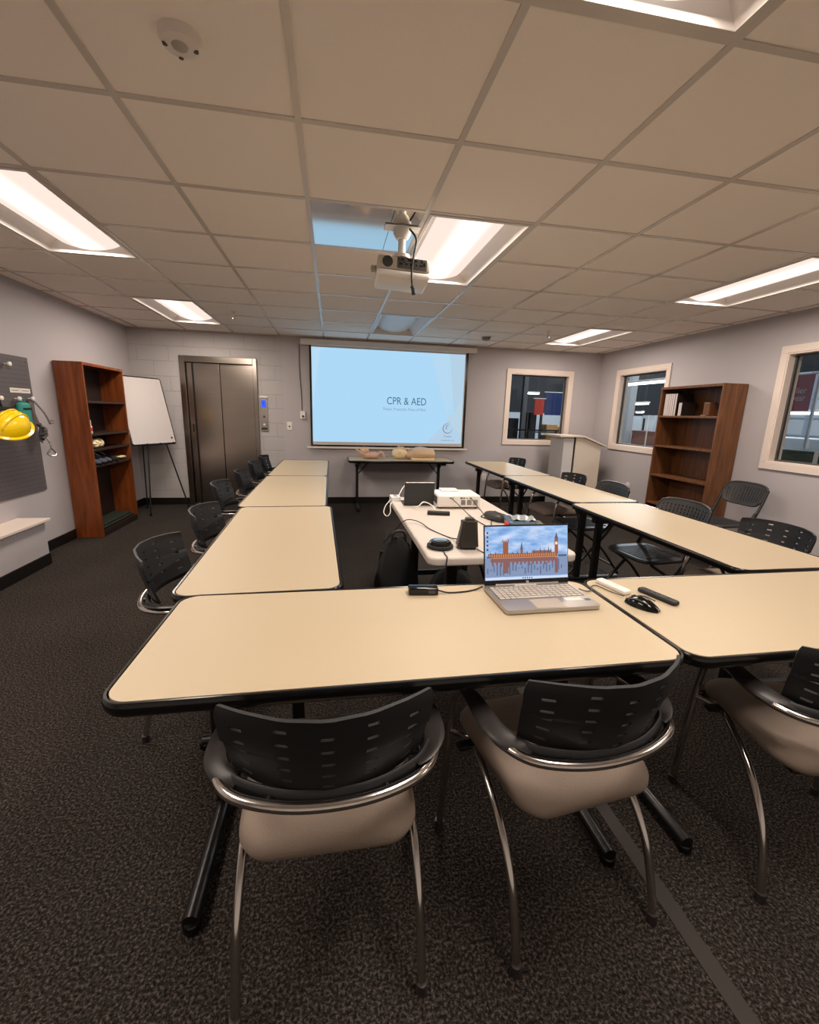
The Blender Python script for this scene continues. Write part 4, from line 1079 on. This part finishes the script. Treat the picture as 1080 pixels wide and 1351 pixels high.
# mouse, remotes
t = thing('computer_mouse', 'black computer mouse on the near right table', 'mouse', (1.085, 1.285, TOP + .0006), R_(28))
m = MB(); rings = []
for k in range(12):
    u = k / 11; y = .058 - .116 * u; a = sin(pi * min(max(.04 + .92 * u, 0), 1)) ** .45
    w = .031 * a; h = (.014 + .024 * sin(pi * (u * .8 + .15))) * a ** .7
    rings.append([(w * cos(q), y, max(0.0, h * sin(q)) if sin(q) > 0 else 0.0) for q in [2 * pi * i / 22 for i in range(22)]])
m.layers(rings); m.build('shell', M['blackgloss'], t, smooth=True)
MB().lathe([(0, -.003), (.008, -.003), (.008, .003), (0, .003)], 14, TR(0, .03, .028, 0, 90)).build('scroll_wheel', M['greyplastic'], t)
m = MB()
for s in (-1, 1): m.tube([(s * .02, .05, .02), (s * .026, .01, .031), (s * .027, -.03, .026)], .0025, 6, 4)
m.build('side_trim', M['greyplastic'], t)
t = thing('remote_control', 'slim black remote on the near right table behind the mouse', 'remote', (1.20, 1.35, TOP + .0006), R_(15))
m = MB(); puffy(m, -.018, -.078, 0, .018, .078, .016, .012, .006); m.build('body', M['plastic'], t, smooth=True)
m = MB()
for r in range(6):
    for c in range(2): m.lathe([(0, 0), (.004, 0), (.004, .0015), (0, .002)], 10, TR(-.007 + c * .014, .055 - r * .018, .0158))
m.build('buttons', M['greyplastic'], t)
t = thing('remote_control', 'white remote on the near right table beside the laptop', 'remote', (1.085, 1.455, TOP + .0006), R_(14))
m = MB(); puffy(m, -.019, -.072, 0, .019, .072, .018, .008, .006); m.build('body', M['white'], t, smooth=True)
m = MB()
for r in range(4): m.box(-.008, .04 - r * .02, .0178, .008, .05 - r * .02, .019, .001)
m.build('buttons', M['whitem'], t)

# ================================================================ CENTRE TABLE ITEMS
Z = TOP + .0006
t = thing('tablet_computer', 'dark tablet propped open on the middle table, its back to the camera', 'tablet', (.613, 3.06, Z), R_(-1))
MB().box(-.11, -.003, .0, .11, .005, .172, .004, TR(0, 0, .004, 10)).build('back_cover', plain('dark_slate', S(46, 47, 48), .6), t)
MB().box(-.105, .005, .006, .105, .0065, .168, 0, TR(0, 0, .004, 10)).build('display', emit('tablet_glow', S(190, 205, 220), .6), t)
MB().box(-.104, -.0025, .1705, .104, .005, .174, .001, TR(0, 0, .004, 10)).build('bright_top_edge', M['white'], t)
MB().box(-.11, .0, .0, .11, .17, .008, .002).build('keyboard_flap', plain('flap_grey', S(60, 62, 64), .6), t)
t = thing('video_projector', 'white projector on the middle table, its vented rear facing the camera', 'projector', (.885, 3.06, Z), R_(-2))
MB().box(-.155, -.13, .012, .155, .13, .098, .012, None, 3).build('body', M['white'], t, smooth=True)
MB().box(-.10, .02, .098, .03, .12, .112, .005).build('lens_hood', M['white'], t)
m = MB()
for c in range(3):
    for r in range(7):
        m.box(.012 + c * .045, -.1315, .03 + r * .0055, .044 + c * .045, -.1298, .033 + r * .0055)
m.build('vent', M['greyplastic'], t)
m = MB()
for k in range(12): m.box(-.1565, -.10 + k * .016, .025, -.1548, -.092 + k * .016, .082)
m.build('side_vent', M['greyplastic'], t)
m = MB()
for px, w in ((-.065, .014), (-.045, .006), (.015, .02), (.035, .01), (.055, .006), (.08, .012)): m.box(px - w / 2, -.1315, .076, px + w / 2, -.1298, .083)
m.build('ports', M['bumper'], t)
m = MB()
for x in (-.13, .13):
    for y in (-.1, .1): m.lathe([(0, 0), (.012, 0), (.012, .014), (0, .014)], 12, TR(x, y, 0))
m.build('foot', M['bumper'], t)
MB().box(-.158, -.10, 0, -.15, .02, .03, .003).build('cable_clip', M['white'], t)
t = thing('desktop_speaker', 'dark grey speaker standing on the middle table behind the laptop', 'speaker', (.665, 2.03, Z), R_(-8))
v = [(-.058, -.05, 0), (.05, -.05, 0), (.05, .05, 0), (-.058, .05, 0), (-.03, -.035, .155), (.038, -.035, .155), (.038, .03, .155), (-.03, .03, .155)]
bm = bmesh.new(); vv = [bm.verts.new(p) for p in v]
for f in [(0, 3, 2, 1), (4, 5, 6, 7), (0, 1, 5, 4), (1, 2, 6, 5), (2, 3, 7, 6), (3, 0, 4, 7)]: bm.faces.new([vv[i] for i in f])
bmesh.ops.bevel(bm, geom=bm.edges[:], offset=.014, segments=3, affect='EDGES')
MB().bm(bm).build('cabinet', M['greyplastic'].copy(), t, smooth=True)
t.children[0].data.materials[0].node_tree.nodes['Principled BSDF'].inputs['Base Color'].default_value = S(48, 44, 38)
MB().box(-.035, .045, .02, .035, .052, .13, .002, TR(0, 0, 0, 6)).build('front_grille', M['plastic'], t)
t = thing('speakerphone', 'round black speakerphone with metal centre at the near corner of the middle table', 'speakerphone', (.525, 2.04, Z))
MB().lathe([(0, 0), (.058, 0), (.066, .006), (.066, .016), (.058, .022), (0, .022)], 40).build('base', M['plastic'], t, smooth=True)
MB().lathe([(0, .0225), (.054, .0225), (.056, .030), (.05, .036), (.03, .037), (0, .036)], 40).build('rim', M['blackgloss'], t, smooth=True)
MB().lathe([(0, .0365), (.033, .0375), (.033, .0395), (0, .041)], 36).build('metal_disc', M['sheet'], t, smooth=True)
t = thing('remote_control', 'black remote lying before the dark tablet on the middle table', 'remote', (.69, 2.76, Z), R_(-14))
MB().box(-.075, -.022, 0, .075, .022, .024, .005, None, 3).build('body', M['plastic'], t, smooth=True)
m = MB().box(-.05, -.01, .0238, .05, .01, .0255, .001); m.build('buttons', M['greyplastic'], t)
t = thing('pouch', 'dark soft pouch on the middle table right of the white projector', 'pouch', (1.03, 2.60, Z), R_(20))
m = MB(); puffy(m, -.05, -.09, 0, .05, .09, .045, .045, .022); m.build('bag', M['mesh'], t, smooth=True)
MB().tube([(-.03, -.07, .045), (0, -.06, .047), (.03, .05, .046)], .0025, 6, 4).build('zip', M['greyplastic'], t)
t = thing('bagged_electrodes', 'clear-wrapped blue and red electrode packs piled on the middle table', 'package', (1.12, 2.42, Z), R_(-12))
m = MB(); puffy(m, -.09, -.10, 0, .07, .10, .05, .02, .015); m.build('blue_pack', M['bluegrey'], t, smooth=True)
m = MB(); puffy(m, -.105, -.11, 0, -.0905, -.03, .045, .006, .005); m.build('red_label', M['red'], t, smooth=True)
fn = lambda u, v: (u * .07 + .01, v * .07, .056 + .007 * sin(7 * u + 3 * v) * cos(5 * v - 2 * u))
gg = [-1 + k / 6 for k in range(13)]
MB().shell(fn, gg, gg, lambda i, j: False, .0012).build('clear_wrap', M['film'], t, smooth=True)
m = MB(); puffy(m, .0705, -.09, 0, .13, .05, .035, .01, .01); m.build('dark_pack', M['mesh'], t, smooth=True)
t = thing('power_strip', 'white power plug block hanging at the far left corner of the middle table', 'plug', (.475, 3.28, Z))
MB().box(-.045, -.06, 0, .03, .04, .035, .006).build('body', M['white'], t)
m = MB()
for k in range(3): m.box(-.02, -.045 + k * .028, .0345, .008, -.03 + k * .028, .036)
m.build('socket', M['greyplastic'], t)
cable([(.50, 3.30, Z + .03), (.56, 3.36, Z + .10), (.64, 3.30, Z + .12), (.70, 3.2, Z + .06)], .004, M['white'], 'white cable arching behind the dark tablet')
cable([(.44, 3.24, Z + .02), (.39, 3.2, .71), (.37, 3.16, .665), (.39, 3.12, .645), (.415, 3.13, .67), (.42, 3.17, .72), (.445, 3.2, Z + .006)], .0035, M['white'], 'white cable looping off the far left table edge')
cable([(.55, 2.98, Z + .004), (.58, 2.9, Z + .03), (.62, 2.92, Z + .055), (.68, 2.93, Z + .03), (.70, 2.9, Z + .004)], .004, M['white'], 'short white cable arching in front of the tablet')
cable([(.645, 2.085, Z + .03), (.62, 2.2, Z + .004), (.55, 2.38, Z + .004), (.52, 2.5, Z + .012), (.47, 2.55, Z + .02), (.42, 2.55, Z + .01), (.36, 2.6, .66), (.33, 2.75, .56), (.36, 2.95, .5), (.40, 3.1, .56)], .003, M['plastic'], 'long black cable from speaker hanging off the left table edge')
cable([(.82, 2.926, Z + .08), (.85, 2.85, Z + .05), (.89, 2.7, Z + .005), (.90, 2.5, Z + .004), (.92, 2.35, Z + .004), (.93, 2.2, Z + .004)], .003, M['plastic'], 'black video cable from the white projector towards the laptop')
cable([(.965, 2.925, Z + .08), (.985, 2.86, Z + .04), (1.0, 2.75, Z + .004), (.96, 2.68, Z + .004), (.99, 2.58, Z + .004), (.95, 2.46, Z + .004), (.93, 2.3, Z + .006)], .003, M['plastic'], 'black power cable from the right side of the white projector')
cable([(.525, 1.975, Z + .006), (.522, 1.92, Z + .002), (.52, 1.876, Z + .003), (.515, 1.868, .70), (.51, 1.866, .6), (.51, 1.87, .35)], .0028, M['plastic'], 'thin black cable dropping from the speakerphone over the table edge')
cable([(.70, 1.98, Z + .006), (.72, 1.92, Z + .002), (.722, 1.876, Z + .003), (.725, 1.868, .70), (.725, 1.866, .6), (.72, 1.87, .4)], .0028, M['plastic'], 'thin black cable dropping behind the laptop from the speaker')
# bags on the floor
def bag(name, label, loc, rz, w, d, h, tilt):
    t = thing(name, label, 'backpack', loc, R_(rz))
    rings = []
    for k in range(13):
        u = k / 12; a = (1 - (max(0, u - .35) / .65) ** 2.6) ** .5 if u > .35 else 1
        a = max(a, .12); q0 = .9 + .1 * sin(pi * min(1, u * 2))
        rings.append([(w / 2 * a * q0 * (abs(cos(q)) ** .7) * (1 if cos(q) > 0 else -1) + .012 * sin(5 * q + 7 * u) + tilt * u, d / 2 * a * q0 * (abs(sin(q)) ** .7) * (1 if sin(q) > 0 else -1) + .01 * sin(3 * q + 9 * u), h * u) for q in [2 * pi * i / 28 for i in range(28)]])
    MB().layers(rings).build('body', M['darkcloth'], t, smooth=True)
    m = MB(); puffy(m, -w * .33, -d * .5 - .03, .04, w * .33, -d * .40, h * .5, .0199, .02); m.build('front_pocket', M['darkcloth'], t, smooth=True)
    MB().tube([(-.04 + tilt, 0, h * .96), (-.03 + tilt, 0, h + .03), (.03 + tilt, 0, h + .03), (.04 + tilt, 0, h * .96)], .008, 8, 4).build('handle', M['plastic'], t, smooth=True)
    for s in (-1, 1): MB().tube([(s * w * .2, d * .45, h * .85), (s * w * .25, d * .58, h * .55), (s * w * .25, d * .5, h * .15)], .012, 8, 4, flat=((1, 0, 0), .4)).build('shoulder_strap', M['plastic'], t, smooth=True)
    return t
bag('backpack', 'tall black backpack on the floor at the left side of the middle table', (.345, 2.36, 0), 8, .27, .2, .70, .02)
bag('backpack', 'low black bag lying on the floor under the middle table', (.80, 2.72, 0), -6, .36, .28, .37, .0)

# tape on the carpet
MB().box(.935, -.6, .0008, .985, 1.9, .0022).build('floor_tape', plain('dark_tape', S(52, 45, 42), .7))
tag(bpy.data.objects['floor_tape'], 'dark strip of tape on the carpet running away from the bottom right', 'tape')

# ================================================================ WAREHOUSE BEYOND THE WINDOWS
WL, WR, WB, WF, WH = -6.0, 22.0, 20.0, -9.0, 6.0
def st(m, name, mat): o = m.build(name, mat); o['kind'] = 'structure'; return o
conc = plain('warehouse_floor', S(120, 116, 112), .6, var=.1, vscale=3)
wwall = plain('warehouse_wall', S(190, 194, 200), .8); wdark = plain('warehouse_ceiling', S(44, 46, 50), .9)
st(MB().box(WL, YB + .16, -.14, WR, WB, -.02).box(XR + .16, WF, -.14, WR, YB + .16, -.02), 'floor', conc)
st(MB().box(WL, WF, WH, WR, WB, WH + .1), 'ceiling', wdark)
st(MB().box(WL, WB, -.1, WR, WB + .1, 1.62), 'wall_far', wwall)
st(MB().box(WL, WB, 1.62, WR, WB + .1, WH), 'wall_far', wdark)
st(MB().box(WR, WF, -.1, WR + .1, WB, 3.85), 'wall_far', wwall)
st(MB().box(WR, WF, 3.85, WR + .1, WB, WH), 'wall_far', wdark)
st(MB().box(WL - .1, YB + .16, -.1, WL, WB, WH), 'wall_far', wdark)
st(MB().box(XR, WF - .1, -.1, WR, WF, WH), 'wall_far', wdark)
m = MB()
for k in range(9): m.box(WL, 8.2 + k * 1.4, WH - .5, WR, 8.3 + k * 1.4, WH - .3)
for k in range(10): m.box(5.6 + k * 1.7, WF, WH - .3, 5.7 + k * 1.7, WB, WH - .12)
st(m, 'trim_4', plain('joist_grey', S(96, 98, 104), .6))
LB = emit('strip_lamp', (.92, 1.0, .96, 1), 6.0)
def strip(x, y, z, L, rz, label):
    t = thing('strip_light', label, 'light', (x, y, z), R_(rz), 'hanging strip lights in the warehouse')
    MB().box(-L / 2, -.09, .05, L / 2, .09, .10, .004).build('housing', M['whitem'], t)
    MB().box(-L / 2 + .02, -.06, .0, L / 2 - .02, .06, .05, .004).build('lamp', LB, t)
    m = MB()
    for s in (-1, 1): m.tube([(s * L * .4, 0, .1), (s * L * .4, 0, WH - z)], .006, 5)
    m.build('hanger', M['greyplastic'], t)
strip(8.35, 18.0, 2.36, .62, 0, 'strip light seen through the back wall window')
strip(8.0, 10.6, 2.32, 1.62, 90, 'upper bright strip light seen through the window behind the right bookshelf')
strip(11.0, 14.95, 1.96, 1.4, 90, 'lower strip light seen through the window behind the right bookshelf')
strip(14.0, 18.6, 1.74, .45, 90, 'smallest farthest strip light seen through the window behind the right bookshelf')
strip(10.0, 7.9, 1.62, 1.5, 90, 'strip light seen beside the red banner through the right-hand window')
for x, y, e in ((7.5, 9.5, 420), (10, 13, 500), (15, 15, 800), (9.5, 3.5, 420), (6.0, 15, 420), (17, 8, 600)):  # point lights without fixtures, added to fill the warehouse with general light
    l = bpy.data.lights.new('warehouse_fill_light', 'POINT'); l.energy = e; l.color = (.86, .94, 1); l.shadow_soft_size = .3
    o = bpy.data.objects.new('warehouse_fill_light', l); COL.objects.link(o); o.location = (x, y, 4.8)
def col(x, y, label, w=.2, c=(128, 132, 138)):
    t = thing('steel_column', label, 'column', (x, y, -.02))
    MB().box(-w / 2, -w / 2, 0, w / 2, w / 2, WH, .01).build('shaft', plain('column_grey', S(*c), .5), t); MB().box(-w, -w, 0, w, w, .02).build('base_plate', M['greyplastic'], t)
col(4.90, 11.0, 'grey steel column seen through the back wall window', .12, (104, 106, 110))
col(9.0, 12.45, 'pale column seen through the window behind the right bookshelf', .22, (176, 178, 182))
col(7.05, 5.56, 'slim white post beside the red lettered banner beyond the right-hand window', .04, (226, 228, 232))
col(10.5, 16.6, 'dark slim column farthest back beyond the window behind the right bookshelf', .12, (70, 72, 78))
def banner(x, y, z0, z1, w, rz, mat, label, lines=(), ink_=None, tsz=.3, z=None, al='CENTER', ax=0):
    t = thing('hanging_banner', label, 'banner', (x, y, 0), R_(rz))
    MB().box(-w / 2, -.006, z0, w / 2, .006, z1).build('cloth', mat, t)
    MB().tube([(-w / 2 - .05, 0, z1), (w / 2 + .05, 0, z1)], .012, 8).build('rod', M['whitem'], t)
    for k, (tx, wd) in enumerate(lines): text_mb(tx, tsz, TR(ax, -.008, (z or z1 - .42 * (z1 - z0)) - k * tsz * .85, 90), align=al, width=wd).build('lettering', ink_, t)
    m = MB()
    for s in (-1, 1): m.tube([(s * w * .45, 0, z1), (s * w * .45, 0, WH)], .004, 5)
    m.build('hanging_wire', M['greyplastic'], t)
    return t
banner(5.57, 11.5, 1.47, 1.90, .27, 0, plain('red_cloth', S(206, 70, 56), .8), 'red banner seen through the back wall window')
banner(6.02, 11.56, 1.47, 2.08, .5, 0, plain('blue_cloth', S(30, 50, 104), .8), 'dark blue banner seen through the back wall window')
banner(7.0, 6.06, 1.60, 2.14, .94, -90, plain('pink_cloth', S(186, 84, 88), .8), 'red lettered banner seen through the right-hand window', [('Supplier', .40), ('of the year', .50)], M['white'], .13, 1.90, 'RIGHT', .40)
def shelfunit(x, y, rz, label, top=1.4):
    t = thing('storage_rack', label, 'rack', (x, y, -.02), R_(rz))
    m = MB()
    for sx in (-.9, .9):
        for sy in (-.3, .3): m.box(sx - .03, sy - .03, 0, sx + .03, sy + .03, top + .5)
    m.build('upright', M['mesh'], t)
    for z in (.25, .6, 1.0): MB().box(-.92, -.32, z - .03, .92, .32, z).build('shelf', M['greyplastic'], t)
    return t
shelfunit(6.95, 12.6, 0, 'storage rack behind the back wall window', 1.0); shelfunit(12.0, 15.6, 70, 'storage rack beyond the window behind the right bookshelf', 1.0)
cardboard = plain('cardboard', S(196, 150, 96), .8); yb = plain('amber_box', S(222, 196, 110), .7); gb = plain('green_machine', S(34, 56, 42), .6)
def crate(x, y, z, w, d, h, mat, label, nm='carton', cat='box', dn='tape'):
    t = thing(nm, label, cat, (x, y, z)); MB().box(-w / 2, -d / 2, 0, w / 2, d / 2, h, .01).build('body', mat, t); MB().box(-w / 2 - .002, -.03, h * .6, w / 2 + .002, .03, h + .002).build(dn, M['paper'], t)
crate(6.48, 12.6, .981, .36, .4, .22, cardboard, 'brown carton left on the rack behind the back wall window')
crate(6.86, 12.6, .981, .30, .4, .17, yb, 'yellowish carton right on the rack behind the back wall window')
crate(6.6, 12.6, .581, .6, .4, .30, cardboard, 'brown carton on the middle level of the rack beyond the back window')
crate(5.55, 11.9, -.02, .2, .3, 1.55, wdark, 'narrow dark stand between column and cartons beyond the back window', 'machine_stand', 'stand', 'band')
crate(5.05, 12.1, -.02, .28, .4, 1.38, wdark, 'dark cabinet seen low at the left of the back wall window', 'machine_cabinet', 'cabinet', 'notice')
crate(6.9, 4.95, -.02, .8, 1.5, 1.06, gb, 'dark green machine seen low through the right-hand window', 'green_machine', 'machine', 'band')
crate(9.6, 7.2, -.02, .8, 2.2, 1.15, wwall, 'pale workbench unit seen through the right-hand window', 'workbench', 'workbench', 'edge_strip')
crate(9.3, 11.6, -.02, .5, 1.3, 1.12, plain('rust_bench', S(130, 84, 74), .7), 'reddish bench seen through the window behind the right bookshelf', 'workbench', 'workbench', 'edge_strip')
crate(12.0, 15.2, -.02, .3, .7, 1.62, wwall, 'pale panel seen at the right of the window behind the bookshelf', 'partition_panel', 'panel', 'edge_strip')
t = thing('safety_railing', 'dark guard rail crossing the back wall window view', 'railing', (5.6, 10.5, -.02))
m = MB()
for k in range(5): m.tube([(-1.6 + k * .8, 0, 0), (-1.6 + k * .8, 0, 1.1)], .016, 8)
m.build('post', M['bumper'], t); MB().tube([(-1.6, 0, 1.1), (1.6, 0, 1.1)], .018, 8).build('top_rail', M['bumper'], t); MB().tube([(-1.6, 0, .6), (1.6, 0, .6)], .014, 8).build('mid_rail', M['bumper'], t)
m = MB()
for k in range(9): m.box(WR - .06, 8 + k * 1.35, 0, WR - .005, 8.12 + k * 1.35, 3.84)
for z in (.9, 1.7, 2.6): m.box(WR - .08, WF, z, WR - .06, WB, z + .06)
st(m, 'trim_5', plain('wall_rib', S(150, 158, 170), .6))

# ================================================================ CAMERA, WORLD, OUTPUT
yaw, pitch, roll, fpx = .176812951, .220503451, .0290034508, 575.445324
cy, sy, cp, sp, cr, sr = cos(yaw), sin(yaw), cos(pitch), sin(pitch), cos(roll), sin(roll)
F = Vector((sy * cp, cy * cp, -sp)); Rr = Vector((cy, -sy, 0)); U = Rr.cross(F)
R2 = cr * Rr + sr * U; U2 = -sr * Rr + cr * U
cam = bpy.data.cameras.new('camera'); co = bpy.data.objects.new('camera', cam); COL.objects.link(co)
mt = Matrix((R2, U2, -F)).transposed().to_4x4(); mt.translation = Vector((0, 0, EYE)); co.matrix_world = mt
cam.sensor_fit = 'VERTICAL'; cam.sensor_height = 24; cam.lens = 24 * fpx / 1351; cam.clip_start = .01; cam.clip_end = 200
SC.camera = co
w = bpy.data.worlds.new('world'); SC.world = w; w.use_nodes = True
w.node_tree.nodes['Background'].inputs[0].default_value = (.02, .02, .025, 1); w.node_tree.nodes['Background'].inputs[1].default_value = .2
vs_ = SC.view_settings; vs_.view_transform = 'Standard'; vs_.look = 'None'; vs_.gamma = 1; vs_.use_curve_mapping = False; vs_.exposure = 0.2
cc = SC.cycles; cc.use_denoising = True; cc.max_bounces = 12; cc.diffuse_bounces = 10; cc.glossy_bounces = 4; cc.transparent_max_bounces = 12; cc.sample_clamp_indirect = 20; cc.caustics_reflective = False; cc.caustics_refractive = False
